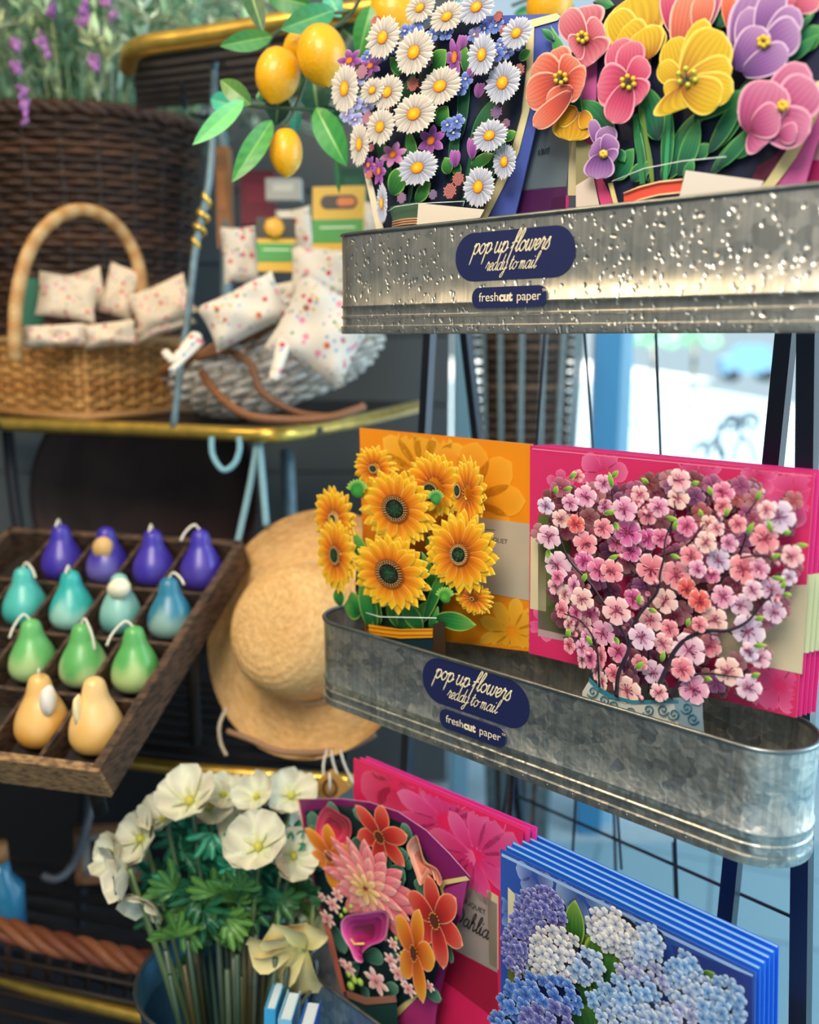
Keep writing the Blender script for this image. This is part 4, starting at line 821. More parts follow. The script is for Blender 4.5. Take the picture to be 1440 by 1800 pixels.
for b, t, W in (((370, 720), (375, 500), 90), ((470, 860), (525, 640), 170), ((500, 780), (410, 650), 120), ((420, 960), (390, 800), 90), ((450, 1000), (470, 850), 120), ((430, 1090), (370, 920), 150), ((540, 1090), (400, 930), 130), ((200, 840), (170, 760), 50), ((790, 940), (800, 830), 60), ((920, 840), (985, 820), 40), ((520, 980), (560, 860), 80)):
    leaf(cd6, b, t, W, rnd.uniform(-.002, .006), '#3f7a2e', '#1a4228', '#a4c454')
HC = {'violet': ('#3c3a8c', '#6a6cc0', '#a9aade'), 'white': ('#8f98b8', '#dcdce4', '#fbf6ea'), 'lilac': ('#6a72b4', '#a6aed8', '#d6daf0'), 'blue': ('#2248a8', '#4a7cd8', '#8ab4ee'), 'light': ('#4a7cc8', '#8ab8ea', '#c6e0f8'), 'pale': ('#6488c8', '#a8c4ea', '#dce8fa')}
def head(x, y, rx, ry, w, kind, rot=0, name='hydrangea_head', dens=1.0, size=33):
    c = cs3(*HC[kind]); mb = MB(); r3 = random.Random(int(x*7+y)); pts = []
    tries = 0
    cr, sr = math.cos(rot), math.sin(rot)
    while tries < 2500:
        tries += 1; a, q = r3.uniform(0, 6.3), math.sqrt(r3.random()); X, Y = q*rx*math.cos(a), q*ry*math.sin(a)
        X, Y = X*cr-Y*sr, X*sr+Y*cr
        if all((X-u)**2+(Y-v)**2 > (size*1.0)**2 for u, v, _ in pts): pts.append((X, Y, q))
    c0, r0_, as_ = cd6.R(x, y, rx*1.02, ry*1.02, w, 0)
    poly_ = [(x+(rx*cr*math.cos(t)-ry*sr*math.sin(t)), y+(rx*sr*math.cos(t)+ry*cr*math.sin(t))) for t in [2*PI*k/18 for k in range(18)]]
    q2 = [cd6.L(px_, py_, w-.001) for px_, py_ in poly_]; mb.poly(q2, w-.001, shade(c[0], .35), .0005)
    for i, (X, Y, q) in enumerate(pts):
        s = size*r3.uniform(.85, 1.12); cc, r, asp = cd6.R(x+X, y+Y, s, s, w); a0 = r3.uniform(0, 6)
        z = w+.006*(1-q*q)+(i % 5)*.0007; v = r3.uniform(.8, 1.05); k3 = tuple(shade(u, v) for u in c)
        for k in range(4): petal(mb, cc, a0+k*PI/2, r*1.02, r*.88, z+.0002*(k % 2), k3, prof=(.8, 2.6, .7), nu=6, asp=asp, streak=.22, ns=2, edge=mixc(k3[2], (1, 1, 1), .6), dz=.0004)
        disc(mb, cc, r*.13, z+.001, shade(c[0], .45), asp, 7, .0003, lin('#5a78c8'))
    return mb.build(name, M_print, root)
head(135, 690, 62, 110, .004, 'violet', .15, size=23); head(225, 560, 110, 105, .003, 'violet', size=27); head(150, 790, 30, 60, .002, 'lilac', size=20)
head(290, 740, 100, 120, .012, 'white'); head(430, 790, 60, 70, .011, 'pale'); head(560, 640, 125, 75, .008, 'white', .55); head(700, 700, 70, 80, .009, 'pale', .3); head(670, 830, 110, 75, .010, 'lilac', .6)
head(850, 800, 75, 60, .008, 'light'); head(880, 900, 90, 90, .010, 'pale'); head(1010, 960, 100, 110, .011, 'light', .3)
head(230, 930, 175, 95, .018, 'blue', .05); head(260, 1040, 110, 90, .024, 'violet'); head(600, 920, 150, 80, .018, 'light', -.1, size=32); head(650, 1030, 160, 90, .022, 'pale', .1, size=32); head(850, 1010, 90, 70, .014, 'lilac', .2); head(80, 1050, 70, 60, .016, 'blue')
# dahlia card
fD = Frame(cL-away(YL)*.012-Vector((math.cos(YL), -math.sin(YL), 0))*.0, YL)
root = fD.root('pop_up_card', 'dahlia and lily bouquet pop-up card with purple arched backing in the lowest trough', 'pop-up card', 'pop-up bouquet cards')
Z7 = zf(500, 1300, 3.0); cd7 = Card(fD, Z7, root)
cd7.sheet('backing', [(72, 315), (300, 312), (450, 330), (600, 380), (750, 480), (870, 600), (980, 725), (930, 900), (880, 1100), (820, 1330), (790, 1520), (380, 1520), (300, 1310), (210, 980), (130, 640)], -.010, '#7c1f63', .0016)
mb = MB(); mb.tube([Vector((*cd7.L(x, y, -.0095), -.0095)) for x, y in ((72, 315), (300, 312), (450, 330), (600, 380), (750, 480), (870, 600), (980, 725))], .0006, lin('#d98cc0'), 5); mb.tube([Vector((*cd7.L(x, y, -.0095), -.0095)) for x, y in ((72, 315), (130, 640), (210, 980), (300, 1310))], .0011, lin('#e0a090'), 5); mb.build('cut_edge', M_print, root)
cd7.sheet('backing_edge', [(808, 760), (840, 742), (955, 722), (975, 742), (850, 765), (835, 790), (845, 830), (815, 830)], -.008, '#e2d08c', .0008)
cd7.sheet('backing_edge', [(820, 1090), (835, 1100), (815, 1200), (790, 1220), (700, 1360), (560, 1500), (520, 1480), (660, 1360), (770, 1200)], -.0078, '#e2d08c', .0008)
cd7.sheet('backing_flap', [(840, 790), (965, 745), (930, 940), (860, 880)], -.0077, '#a03a86', .0004)
cd7.sheet('lower_flap', [(690, 1370), (810, 1360), (790, 1520), (560, 1520)], -.0076, '#b03278', .0004)
cd7.sheet('leaf_panel', [(110, 380), (280, 350), (420, 360), (620, 440), (700, 520), (800, 720), (880, 1000), (780, 1300), (600, 1400), (320, 1330), (220, 950), (150, 640)], -.006, '#132c30', .0006)
EU = ('#3f7a64', '#1d4a44', '#7fae92')
for b, t, W in (((210, 500), (120, 400), 90), ((300, 420), (220, 350), 80), ((230, 560), (120, 470), 80), ((400, 520), (370, 600), 70), ((450, 560), (470, 640), 80), ((460, 440), (360, 370), 60), ((560, 680), (640, 740), 100), ((620, 640), (620, 570), 70), ((650, 690), (640, 620), 60), ((680, 560), (620, 440), 60), ((700, 760), (770, 830), 60), ((640, 880), (740, 860), 60), ((690, 980), (770, 990), 60), ((860, 1060), (880, 1180), 40), ((420, 1150), (520, 1140), 80), ((260, 980), (320, 1130), 70), ((580, 1020), (620, 1090), 50), ((640, 1130), (570, 1180), 60), ((400, 1310), (450, 1360), 60), ((500, 1340), (600, 1300), 60), ((700, 1290), (830, 1370), 70), ((560, 640), (520, 700), 60), ((690, 840), (640, 880), 60), ((180, 700), (160, 600), 60), ((560, 560), (500, 600), 70), ((390, 1180), (330, 1250), 60), ((740, 740), (700, 800), 70)):
    leaf(cd7, b, t, W, rnd.uniform(-.004, .002), EU[0], EU[1], EU[2], 'leaf', prof=(.5, 4, .6))
def lily(x, y, r_, ry, w, cols, a0=0, n=6, name='lily', petw=.5, cen='#5a2a1a'):
    r_ *= 1.22; ry *= 1.22; c, r, asp = cd7.R(x, y, r_, ry, w); mb = MB()
    for k in range(n):
        petal(mb, c, a0+2*PI*k/n, r*(1 if k % 2 else .92), r*petw, w+(k % 2)*.0012+k*.0001, cs3(*cols), prof=(.55, 2.6, .8), nu=11, asp=asp, streak=.35, ns=4, edge=lin('#ffc89a'), dz=.0006)
    disc(mb, c, r*.14, w+.003, lin(cen), asp, 12)
    for k in range(14):
        a = 2*PI*k/14; disc(mb, ptsp(c, r*.17, a, asp), r*.018, w+.0034, lin('#f5c84a'), asp, 6)
    return mb.build(name, M_print, root)
OR_ = ('#b8300f', '#ef7d1a', '#f9b23a'); RD = ('#8c1420', '#d8362e', '#f0705a')
def calla(pts, w, cols, sp, name='calla_lily'):
    q = [cd7.L(x, y, w) for x, y in pts]; q = [Vector((p.x, p.y)) for p in smooth_path([(p.x, p.y, 0) for p in q], 5, True)]
    mb = MB(); mb.poly(q, w, lin(cols[0]), .0006)
    c = sum(q, Vector((0, 0)))/len(q)
    for s_, cc, dz in ((.93, cols[1], .0003), (.75, cols[2], .0006), (.5, cols[3], .0009)):
        mb.poly([c+(p-c)*s_ for p in q], w+dz, lin(cc), .0003)
    if sp: mb.tube([Vector((*cd7.L(x, y, w+.0016), w+.0016)) for x, y in sp], .0014, lin('#f0c070'), 6)
    return mb.build(name, M_print, root)
calla([(180, 400), (225, 352), (290, 390), (345, 430), (350, 510), (300, 560), (230, 560), (165, 500)], .000, ('#f06a80', '#d83a5c', '#e04a68', '#c92c50'), None)
lily(510, 510, 130, 150, .003, RD, PI/2-.05, name='lily'); lily(245, 610, 120, 140, .004, OR_, PI/2+.1)
calla([(645, 560), (690, 505), (715, 560), (740, 640), (800, 680), (830, 740), (815, 770), (780, 690), (720, 770), (690, 700), (665, 630)], .004, ('#f4b59a', '#e8937c', '#f0a890', '#d97a64'), None)
c_, r_, as_ = cd7.R(450, 775, 232, 222, .006); mb = MB()     # the dahlia
for lay, (n, l, wd_) in enumerate(((15, 1.05, .3), (14, .88, .28), (12, .68, .25), (10, .48, .2), (8, .3, .15))):
    for k in range(n):
        petal(mb, c_, lay*.23+2*PI*k/n, r_*l*rnd.uniform(.92, 1.06), r_*wd_, .006+lay*.0018+(k % 3)*.0003, cs3(*(('#a8283c', '#e0526a', '#f08c96'), ('#b83048', '#e8647a', '#f3a0a2'), ('#c8465a', '#ee808a', '#f6b0a6'), ('#d8705e', '#f09c88', '#f5c0a0'), ('#c9a04a', '#eec080', '#f4d49c'))[lay]), prof=(.5, 3, .8), nu=9, asp=as_, streak=.3, ns=2, edge=lin('#ffc4bc'), dz=.0008, r0=r_*.05)
mb.build('dahlia_bloom', M_print, root)
calla([(300, 960), (340, 925), (430, 912), (540, 905), (545, 1000), (520, 1060), (450, 1090), (410, 1130), (412, 1175), (375, 1165), (345, 1100), (305, 1030)], .014, ('#f19cc4', '#d8479a', '#c02c80', '#a01c60'), [(350, 1052), (370, 1080), (420, 1076)])
lily(800, 950, 130, 200, .012, RD, PI/2+.3, n=6, petw=.55); lily(690, 1120, 95, 215, .014, OR_, PI/2-.2, n=5, petw=.6)
PKS = cs3('#d87a8a', '#f4b5b0', '#fbdcd2')
for x, y, s in ((255, 870, 42), (228, 945, 42), (280, 820, 34), (200, 830, 24), (575, 1080, 34), (562, 1165, 40), (485, 1275, 66), (600, 1235, 46), (340, 1205, 40), (655, 1315, 42), (620, 1160, 34), (765, 1300, 30), (310, 1180, 24)):
    fivepetal(cd7, 'small_pink_flower', x, y, s, .009+.003*rnd.random(), PKS, (lin('#8c2a4a'), lin('#d8a05a')), n=6, wf=.5, prof=(.6, 3, .7), cen=.14)
for x, y, s in ((320, 900, 12), (300, 930, 10), (350, 880, 10), (370, 1270, 16), (350, 1300, 18), (400, 1280, 16), (340, 1240, 12), (620, 1130, 12), (640, 1200, 12), (590, 1050, 10)):
    c, r, asp = cd7.R(x, y, s, s, .01); mb = MB(); mb.ball((c[0], c[1], .01), r, lin('#9fc04a'), sz=.5); mb.build('bud', M_print, root)
cd7.sheet('vase_band', [(325, 1325), (430, 1362), (585, 1352), (590, 1385), (430, 1400), (330, 1360)], .012, '#9a6a5a', .001)
cd7.sheet('vase_bottom', [(330, 1360), (430, 1400), (590, 1385), (600, 1560), (380, 1560)], .010, '#1d4040', .0006)
cd7.sheet('side_edge', [(205, 975), (235, 980), (320, 1330), (300, 1335)], .006, '#c8705c', .001)
# ================================================================== SHELF RACK ON THE LEFT
def PZ(px, py, z):
    d = P(px, py, 1)-CAM; return CAM+d*((z-CAM.z)/d.z)
def world_part(mb, name, mat, parent, smooth=True, **k):
    o = mb.build(name, mat, parent, smooth, **k); o.matrix_parent_inverse = mat_at(parent).inverted(); return o
z1 = P(600, 18, 1.28).z; z2 = P(200, 755, 1.47).z; z3 = P(400, 1352, 1.36).z; z4 = P(150, 1765, 1.42).z
M_iron = flat_mat('dark_iron', '#23262c', .5, .5, var=.3, bscale=60); M_patina = flat_mat('blue_grey_paint', '#6d8792', .5, .2, var=.3, bscale=60)
M_slat = flat_mat('dark_slats', '#1c1a1e', .5, var=.4, bscale=30)
M_dkwood = flat_mat('dark_wood', '#2a211e', .6, var=.4, bscale=20)
rack = empty('shelf_rack', (-.55, 1.75, 0), (0, 0, 0), 'dark iron shelf rack with brass front rails on the left', 'shelf rack')
def rail(pts, z, r): 
    mb = MB(); mb.tube(smooth_path([PZ(x, y, z) for x, y in pts], 6), r, (.5,)*3, 14); return world_part(mb, 'brass_rail', M_gold, rack)
r2p = [(-120, 738), (0, 745), (150, 751), (300, 757), (430, 763), (500, 763), (560, 753), (640, 737), (745, 712)]
rail(r2p, z2-.006, .0125)
rail([(225, 118), (232, 92), (262, 78), (330, 68), (420, 54), (500, 40), (620, 22), (720, 8)], z1, .0155)
rail([(-100, 1290), (100, 1318), (250, 1343), (400, 1358), (520, 1366), (620, 1372)], z3, .010)
rail([(-200, 1660), (0, 1722), (130, 1758), (300, 1800), (420, 1830)], z4, .010)
def slats(corners, z, n, name='shelf_board', th=.012, gap=.45, mat=None):
    """shelf of long slats between a front edge and a back edge (photo points on the shelf's level)"""
    a, b, c, d = [PZ(x, y, z) for x, y in corners]     # front left, front right, back right, back left
    for k in range(n):
        t0 = k/n; t1 = (k+1-gap)/n; mb = MB()
        q = [a.lerp(d, t0), b.lerp(c, t0), b.lerp(c, t1), a.lerp(d, t1)]
        mb.add(q+[p-Vector((0, 0, th)) for p in q], [(0, 1, 2, 3), (7, 6, 5, 4), (0, 4, 5, 1), (1, 5, 6, 2), (2, 6, 7, 3), (3, 7, 4, 0)], (.1,)*3)
        world_part(mb, 'slat', mat or M_slat, rack, False)
slats([(-150, 740), (560, 752), (735, 706), (-60, 690)], z2-.002, 5, gap=.04)
slats([(232, 95), (720, 20), (740, 150), (240, 190)], z1, 7, th=.01, gap=.58)
slats([(-100, 1296), (600, 1372), (640, 1215), (-40, 1150)], z3+.006, 9, th=.006, gap=.6)
slats([(-200, 1664), (400, 1824), (560, 1560), (-60, 1480)], z4+.004, 8, th=.006, gap=.6)
def bar(pts, r, mat, name='post', parent=rack, n=10, sm=4):
    mb = MB(); mb.tube(smooth_path([P(*p) for p in pts], sm), r, (.3,)*3, n); return world_part(mb, name, mat, parent)
bar([(378, 60, 1.5), (374, 230, 1.5), (366, 330, 1.5), (345, 430, 1.5), (330, 560, 1.5), (318, 640, 1.5), (305, 752, 1.5)], .006, M_patina)
mb = MB()
cen = [P(366, 330, 1.5), P(358, 372, 1.5), P(350, 408, 1.5), P(341, 445, 1.5)]; sp_ = smooth_path(cen, 12); pts = []
for i, p in enumerate(sp_): a = i*.8; pts.append(p+Vector((math.cos(a), math.sin(a), 0))*.009*math.sin(PI*i/(len(sp_)-1)))
mb.tube(pts, .005, (.5,)*3, 8); world_part(mb, 'twisted_ornament', M_gold, rack)
bar([(8, 700, 1.75), (22, 850, 1.75), (40, 1000, 1.75), (60, 1300, 1.75)], .011, M_iron)
bar([(352, 200, 1.9), (390, 240, 1.9), (398, 500, 1.9), (392, 700, 1.9)], .012, M_patina)
bar([(505, 790, 1.9), (512, 1000, 1.9), (515, 1250, 1.9)], .014, M_patina)
bar([(170, 1180, 1.9), (150, 1400, 1.9), (140, 1700, 1.9)], .012, M_iron)
bar([(325, 190, 1.6), (320, 120, 1.6), (340, 88, 1.6), (372, 100, 1.6), (398, 150, 1.6), (388, 185, 1.6), (360, 205, 1.6), (335, 200, 1.6)], .004, M_iron, 'scroll')
# ---- woven things
def woven(mb, path, z0, z1_, rows, flare, r, c1, c2, closed=True, stakes=1, amp=1.0, seed=1):
    """weavers running in and out around upright stakes. path(t)->(x,y) and outward normal; flare(z)->scale"""
    n = len(path); rr = random.Random(seed)
    for j in range(rows):
        f = (j+.5)/rows; z = z0+(z1_-z0)*f; pts = []; s = flare(f); k0 = rr.uniform(.75, 1.1)
        m = n if closed else n
        for i in range(m):
            x, y, nx, ny = path[i]; sg = (1 if (i+j) % 2 else -1)*r*.85*amp
            pts.append(Vector((x*s+nx*sg, y*s+ny*sg, z+rr.uniform(-.1, .1)*r)))
        col = mixc(lin(c1), lin(c2), rr.random())
        mb.tube(smooth_path(pts, 3, closed), r, shade(col, k0), 6, closed=closed, cap=not closed)
    for i in range(0, n, stakes):
        x, y, nx, ny = path[i]; mb.tube([Vector((x*flare(f), y*flare(f), z0+(z1_-z0)*f)) for f in (0, .25, .5, .75, 1)], r*.9, shade(lin(c1), .8), 6)
def ellipse_path(rx, ry, n): 
    out = []
    for i in range(n): 
        a = 2*PI*i/n; nx, ny = math.cos(a)/rx, math.sin(a)/ry; l = math.hypot(nx, ny); out.append((rx*math.cos(a), ry*math.sin(a), nx/l, ny/l))
    return out
# dark planter basket with lavender
dB = 2.10
base = PZ(165, 592+(755-592)*1.47/dB, z2); 
bk = empty('planter_basket', base, (0, 0, 0), 'tall dark brown wicker basket holding lavender on the brass-railed shelf', 'basket')
hB = P(165, 248, dB).z-z2
mb = MB(); rB = .262
woven(mb, ellipse_path(rB, rB*.8, 44), .0, hB, 40, lambda f: .74+.27*f, .0066, '#281711', '#5e3b25', stakes=2, seed=4)
mb.build('weave', M_wick, bk)
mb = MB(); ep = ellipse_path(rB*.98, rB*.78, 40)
mb.grid(40, 6, lambda i, j: ((ep[i][0]*(.72+.27*j/5), ep[i][1]*(.72+.27*j/5), hB*j/5), lin('#140c0a')), closeu=True); mb.add([(p[0]*.96, p[1]*.96, hB-.03) for p in ep], [tuple(range(40))], lin('#1c1512')); mb.build('dark_liner', M_wick, bk)
mb = MB()
for s_ in (0, 1):
    pts = []
    for i in range(120):
        a = 2*PI*i/120; q = math.sin(a*26+s_*PI)*.008; w_ = math.cos(a*26+s_*PI)*.008
        pts.append(Vector(((rB*1.01+q)*math.cos(a), (rB*.81+q)*math.sin(a), hB+w_)))
    mb.tube(pts, .009, lin('#4a3024'), 6, closed=True)
mb.build('braided_rim', M_wick, bk)
lav = empty('lavender_plant', base+Vector((0, 0, hB-.03)), (0, 0, 0), 'grey green lavender with purple flower spikes filling the dark wicker basket', 'plant')
mb = MB(); r5 = random.Random(9); LVC = ['#8fbe9a', '#bcdcb0', '#7cac90', '#e0ecb8', '#5c9078', '#cce0cc']
for k in range(340):
    a, q = r5.uniform(0, 2*PI), math.sqrt(r5.random()); x0, y0 = q*rB*.9*math.cos(a), q*rB*.7*math.sin(a)
    h = r5.uniform(.14, .40); lean = Vector((x0*r5.uniform(.5, 1.5), y0*1.1-.02, 0)); droop = q > .8
    p0 = Vector((x0, y0, 0)); p1 = p0+lean*.5+Vector((0, 0, h*.7)); p2 = p0+lean*(1.3 if not droop else 1.8)+Vector((0, 0, h*(1 if not droop else .35)))
    pts = smooth_path([p0, p1, p2], 4); c_ = lin(LVC[r5.randrange(6)]); mb.tube(pts, .0016, shade(c_, .8), 4)
    for i in range(1, len(pts)):
        for m in range(3):
            dr = Vector((r5.uniform(-1, 1), r5.uniform(-1, 1), r5.uniform(-.1, 1))).normalized(); l = r5.uniform(.028, .052); sd = dr.cross(Vector((0, 0, 1))).normalized()*l*.14
            p = pts[i]; cc = shade(c_, r5.uniform(.8, 1.25)); mb.add([p, p+dr*l*.5+sd, p+dr*l, p+dr*l*.5-sd], [(0, 1, 2, 3)], cc)
mb.build('foliage', M_leaf, lav)
for x, y, dx, dy in ((40, 150, 4, 66), (68, 60, 16, 38), (140, 52, 14, -60), (152, 30, 20, 20), (24, 68, 6, 20), (26, 115, 6, 12), (165, 105, 4, 18), (88, 25, 8, -20), (195, 35, 8, -10), (180, -5, 10, 15)):
    mb = MB(); a = P(x, y, 1.66); b_ = P(x+dx, y+dy, 1.64)
    for k in range(30):
        t = r5.random(); p = a.lerp(b_, t)+Vector((r5.uniform(-1, 1), r5.uniform(-1, 1), r5.uniform(-1, 1)))*.007*(1.2-t*.7); mb.ball(p, .0045, mixc(lin('#8a4f9e'), lin('#c78ad0'), r5.random()), nu=6, nv=4)
    world_part(mb, 'flower_spike', M_leaf, lav)
# light basket with handle
N_ = PZ(148, 740, z2); R_ = PZ(340, 724, z2); L_ = PZ(0, 732, z2)
uR = (R_-N_); uR.z = 0; lR = uR.length; uR.normalize(); uL = (L_-N_).normalized(); uL = (uL-uR*uL.dot(uR)*.6).normalized(); lL = .26
hb = P(148, 603, (N_-CAM).dot(FW)).z-z2
lb = empty('handled_basket', N_, (0, 0, 0), 'pale honey wicker basket with a tall arched handle, full of floral cloth parcels', 'basket')
cor = [Vector((0, 0, 0)), uR*lR, uR*lR+uL*lL, uL*lL]; path = []
cen_ = sum(cor, Vector())/4
for e_ in range(4):
    a, b_ = cor[e_], cor[(e_+1) % 4]; dd = (b_-a).normalized(); nn = Vector((dd.y, -dd.x, 0)); nn = nn if (a+b_-2*cen_).dot(nn) > 0 else -nn
    m = 8
    for i in range(m): p = a.lerp(b_, (i+.3)/(m-.4)); path.append((p.x-cen_.x, p.y-cen_.y, nn.x, nn.y))
mb = MB(); woven(mb, path, .002, hb, 14, lambda f: .97+.04*f, .0046, '#eeb468', '#c98a44', stakes=1, seed=8, amp=1.3)
mb.add([((p.x-cen_.x)*.95, (p.y-cen_.y)*.95, z) for z in (.004, hb-.01) for p in cor], [(0, 1, 5, 4), (1, 2, 6, 5), (2, 3, 7, 6), (3, 0, 4, 7)], lin('#4a3018'))  # brown inner sheet added so the gaps in the weave read dark
mb.v = [(v[0]+cen_.x, v[1]+cen_.y, v[2]) for v in mb.v]; mb.build('weave', M_wick, lb)
mb = MB(); mb.tube(smooth_path([(c0.x*1.0, c0.y*1.0, hb+.003) for c0 in [cen_+(p-cen_)*1.02 for p in cor]], 1, True), .0085, lin('#cfa066'), 8, closed=True); mb.tube([(c0.x, c0.y, .006) for c0 in [cen_+(p-cen_)*1.01 for p in cor]], .0075, lin('#c9965c'), 8, closed=True); mb.build('rim', M_wick, lb)
mb = MB(); mb.add([(p.x, p.y, .01) for p in cor], [(0, 1, 2, 3)], lin('#8a6a44')); mb.build('base', M_wick, lb)
mb = MB(); pts = smooth_path([P(*p) for p in ((27, 632, 1.52), (26, 600, 1.51), (30, 520, 1.51), (52, 440, 1.52), (90, 390, 1.54), (140, 369, 1.58), (190, 384, 1.62), (228, 428, 1.66), (248, 490, 1.67), (252, 600, 1.68))], 8)
mb.tube(pts, .0115, [mixc(lin('#d8b078'), lin('#c08a4a'), .5+.5*math.sin(i*1.3)) for i in range(len(pts))], 10); world_part(mb, 'handle', M_wick, lb)
# floral cotton
def floral(name, sc=85, base='#dccab2'):
    m, nt, b = newmat(name); L = nt.links; tc = node(nt, 'ShaderNodeTexCoord')
    cur = None; basec = (*lin(base), 1)
    for i, (s, col, th) in enumerate(((sc, '#c93a4a', .28), (sc*1.3, '#d9a62c', .2), (sc*1.15, '#4a8a52', .19), (sc*1.4, '#7fa0c4', .22), (sc*.8, '#e08aa0', .24))):
        mp = node(nt, 'ShaderNodeMapping'); mp.inputs['Location'].default_value = (i*3.3, i*1.7, i*.9); v = node(nt, 'ShaderNodeTexVoronoi'); v.inputs['Scale'].default_value = s
        L.new(tc.outputs['Object'], mp.inputs[0]); L.new(mp.outputs[0], v.inputs['Vector'])
        sepc = node(nt, 'ShaderNodeSeparateColor'); L.new(v.outputs['Color'], sepc.inputs[0])
        lt = node(nt, 'ShaderNodeMath', operation='LESS_THAN'); lt.inputs[1].default_value = th; L.new(v.outputs['Distance'], lt.inputs[0])
        l2 = node(nt, 'ShaderNodeMath', operation='LESS_THAN'); l2.inputs[1].default_value = .42; L.new(sepc.outputs[0], l2.inputs[0])
        mu = node(nt, 'ShaderNodeMath', operation='MULTIPLY'); L.new(lt.outputs[0], mu.inputs[0]); L.new(l2.outputs[0], mu.inputs[1])
        mx = node(nt, 'ShaderNodeMix', data_type='RGBA'); mx.inputs[7].default_value = (*lin(col), 1); L.new(mu.outputs[0], mx.inputs[0])
        if cur: L.new(cur, mx.inputs[6])
        else: mx.inputs[6].default_value = basec
        cur = mx.outputs[2]
    L.new(cur, b.inputs['Base Color']); b.inputs['Roughness'].default_value = .85
    return m
M_flor = floral('floral_cotton'); M_flor2 = floral('floral_cotton_large', 55, '#dcd3c6')
def pillow(name, px, py, d, w_, h_, t_, rot, yaw, label, cat, group, mat, tip=0):
    """soft parcel: w_, h_ in photo pixels at depth d"""
    c = P(px, py, d); W, H = w_*d/F, h_*d/F; mb = MB(); n = 12; r6 = random.Random(int(px+py))
    for s in (1, -1):
        def fn(i, j):
            u, v = i/n*2-1, j/n*2-1; th = t_*(max(0, (1-u**4)*(1-v**4)))**.5; pin = 1-.10*(1-abs(u))*v*v
            return ((u*W/2*(1-.07*(1-v*v)*abs(u)), v*H/2*(1-.07*(1-u*u)*abs(v)), s*th*(1+.25*math.sin(u*5+px)*math.sin(v*4+py))), (.8,)*3)
        mb.grid(n+1, n+1, fn)
    o = mb.build(name, mat); o.location = c
    o.rotation_euler = (Matrix.Rotation(yaw, 3, 'Z') @ Matrix.Rotation(PI/2-.15, 3, 'X') @ Matrix.Rotation(rot, 3, 'Z')).to_euler()
    return tag(o, label, cat, group)
G1 = 'floral cloth parcels in the handled basket'
for q in ((118, 522, 1.60, 100, 78, .012, -.15, .3, 'square floral cloth parcel leaning at the left in the handled basket'),
          (152, 512, 1.66, 70, 75, .012, .25, -.2, 'floral cloth parcel tucked behind the left square parcel'),
          (212, 512, 1.66, 56, 92, .014, -.3, .3, 'narrow pointed floral parcel under the basket handle'),
          (234, 525, 1.70, 45, 80, .012, .1, -.5, 'blue patterned parcel edge beside the pointed floral parcel'),
          (284, 534, 1.62, 112, 72, .014, .38, -.1, 'large floral parcel tilted at the right end of the handled basket'),
          (95, 590, 1.56, 110, 40, .018, .05, .2, 'flat folded floral cloth lying along the left rim of the basket'),
          (190, 588, 1.60, 100, 44, .02, .12, 0, 'folded floral cloth bundle in the middle of the handled basket'),
          (285, 575, 1.64, 120, 26, .014, .35, 0, 'rolled floral cloth lying along the right rim of the handled basket')):
    pillow('cloth_parcel', *q[:8], q[8], 'cloth parcel', G1, M_flor)
mb = MB(); c = P(58, 540, 1.62); mb.box(-.018, .018, -.006, .006, -.06, .05, lin('#1c6a52')); o = mb.build('green_booklet', M_attr, None, False); o.location = c; o.rotation_euler = (0, .1, .2); tag(o, 'dark green booklet behind the left foot of the basket handle', 'booklet')
# oval basket, whitewashed, tipped towards the shopper
cO = PZ(520, 742, z2); cO.y += .06
ob = empty('oval_basket', cO, (0, 0, 0), 'whitewashed oval wicker basket heaped with floral bags beside the tied cloth', 'basket')
tilt = Matrix.Rotation(-.36, 4, 'Y') @ Matrix.Rotation(.0, 4, 'X')
mb = MB(); r7 = random.Random(2); RX, RY, RH = .205, .12, .13
def bowl(a, f): # f 0 bottom .. 1 rim
    q = math.sin(f*PI/2)**.62; h_ = RH*(1-math.cos(f*PI/2))
    return tilt @ Vector((RX*q*math.cos(a), RY*q*math.sin(a), h_+.0))+Vector((0, 0, .034))
for j in range(12):
    f = .12+.88*(j+.3)/12; n = 34; pts = []
    for i in range(n):
        a = 2*PI*i/n; p = bowl(a, f); c0 = bowl(a, f*.97); o_ = (p-Vector((p.x*.6, p.y*.6, p.z+.04))).normalized(); pts.append(p+Vector((math.cos(a), math.sin(a), 0))*.006*(1 if (i+j) % 2 else -1))
    cs_ = []; sp3 = smooth_path(pts, 3, True)
    for i in range(len(sp3)): cs_.append(mixc(lin('#8a6a4e'), lin('#e9e4dc'), min(1, .45+.75*hashf(i//4, j))))
    mb.tube(sp3, .0058, cs_, 6, closed=True)
for i in range(0, 34): a = 2*PI*i/34; mb.tube([bowl(a, f) for f in (.05, .3, .6, .8, 1)], .0045, lin('#b9ab98'), 5)
mb.build('weave', M_wick, ob)
mb = MB()
for s_ in range(3):
    pts = []
    for i in range(90): a = 2*PI*i/90; ph = a*14+s_*2*PI/3; p = bowl(a, 1.0); pts.append(p+Vector((math.cos(a)*math.cos(ph), math.sin(a)*math.cos(ph), math.sin(ph)))*.007)
    mb.tube(pts, .006, lin('#8a5a34'), 6, closed=True)
mb.build('twisted_rim', M_wick, ob)
mb = MB()
mb.tube(smooth_path([P(*p) for p in ((352, 628, 1.52), (400, 618, 1.5), (440, 640, 1.46), (462, 690, 1.44), (520, 724, 1.43), (580, 733, 1.42))], 8), .006, lin('#7a4e30'), 8)
mb.tube(smooth_path([P(*p) for p in ((355, 655, 1.5), (380, 690, 1.46), (430, 728, 1.42), (500, 738, 1.41), (580, 734, 1.41), (640, 715, 1.45))], 8), .007, lin('#8f5c36'), 8)
world_part(mb, 'twig_frame', M_wick, ob)
G2 = 'floral fabric bundles in the oval basket'
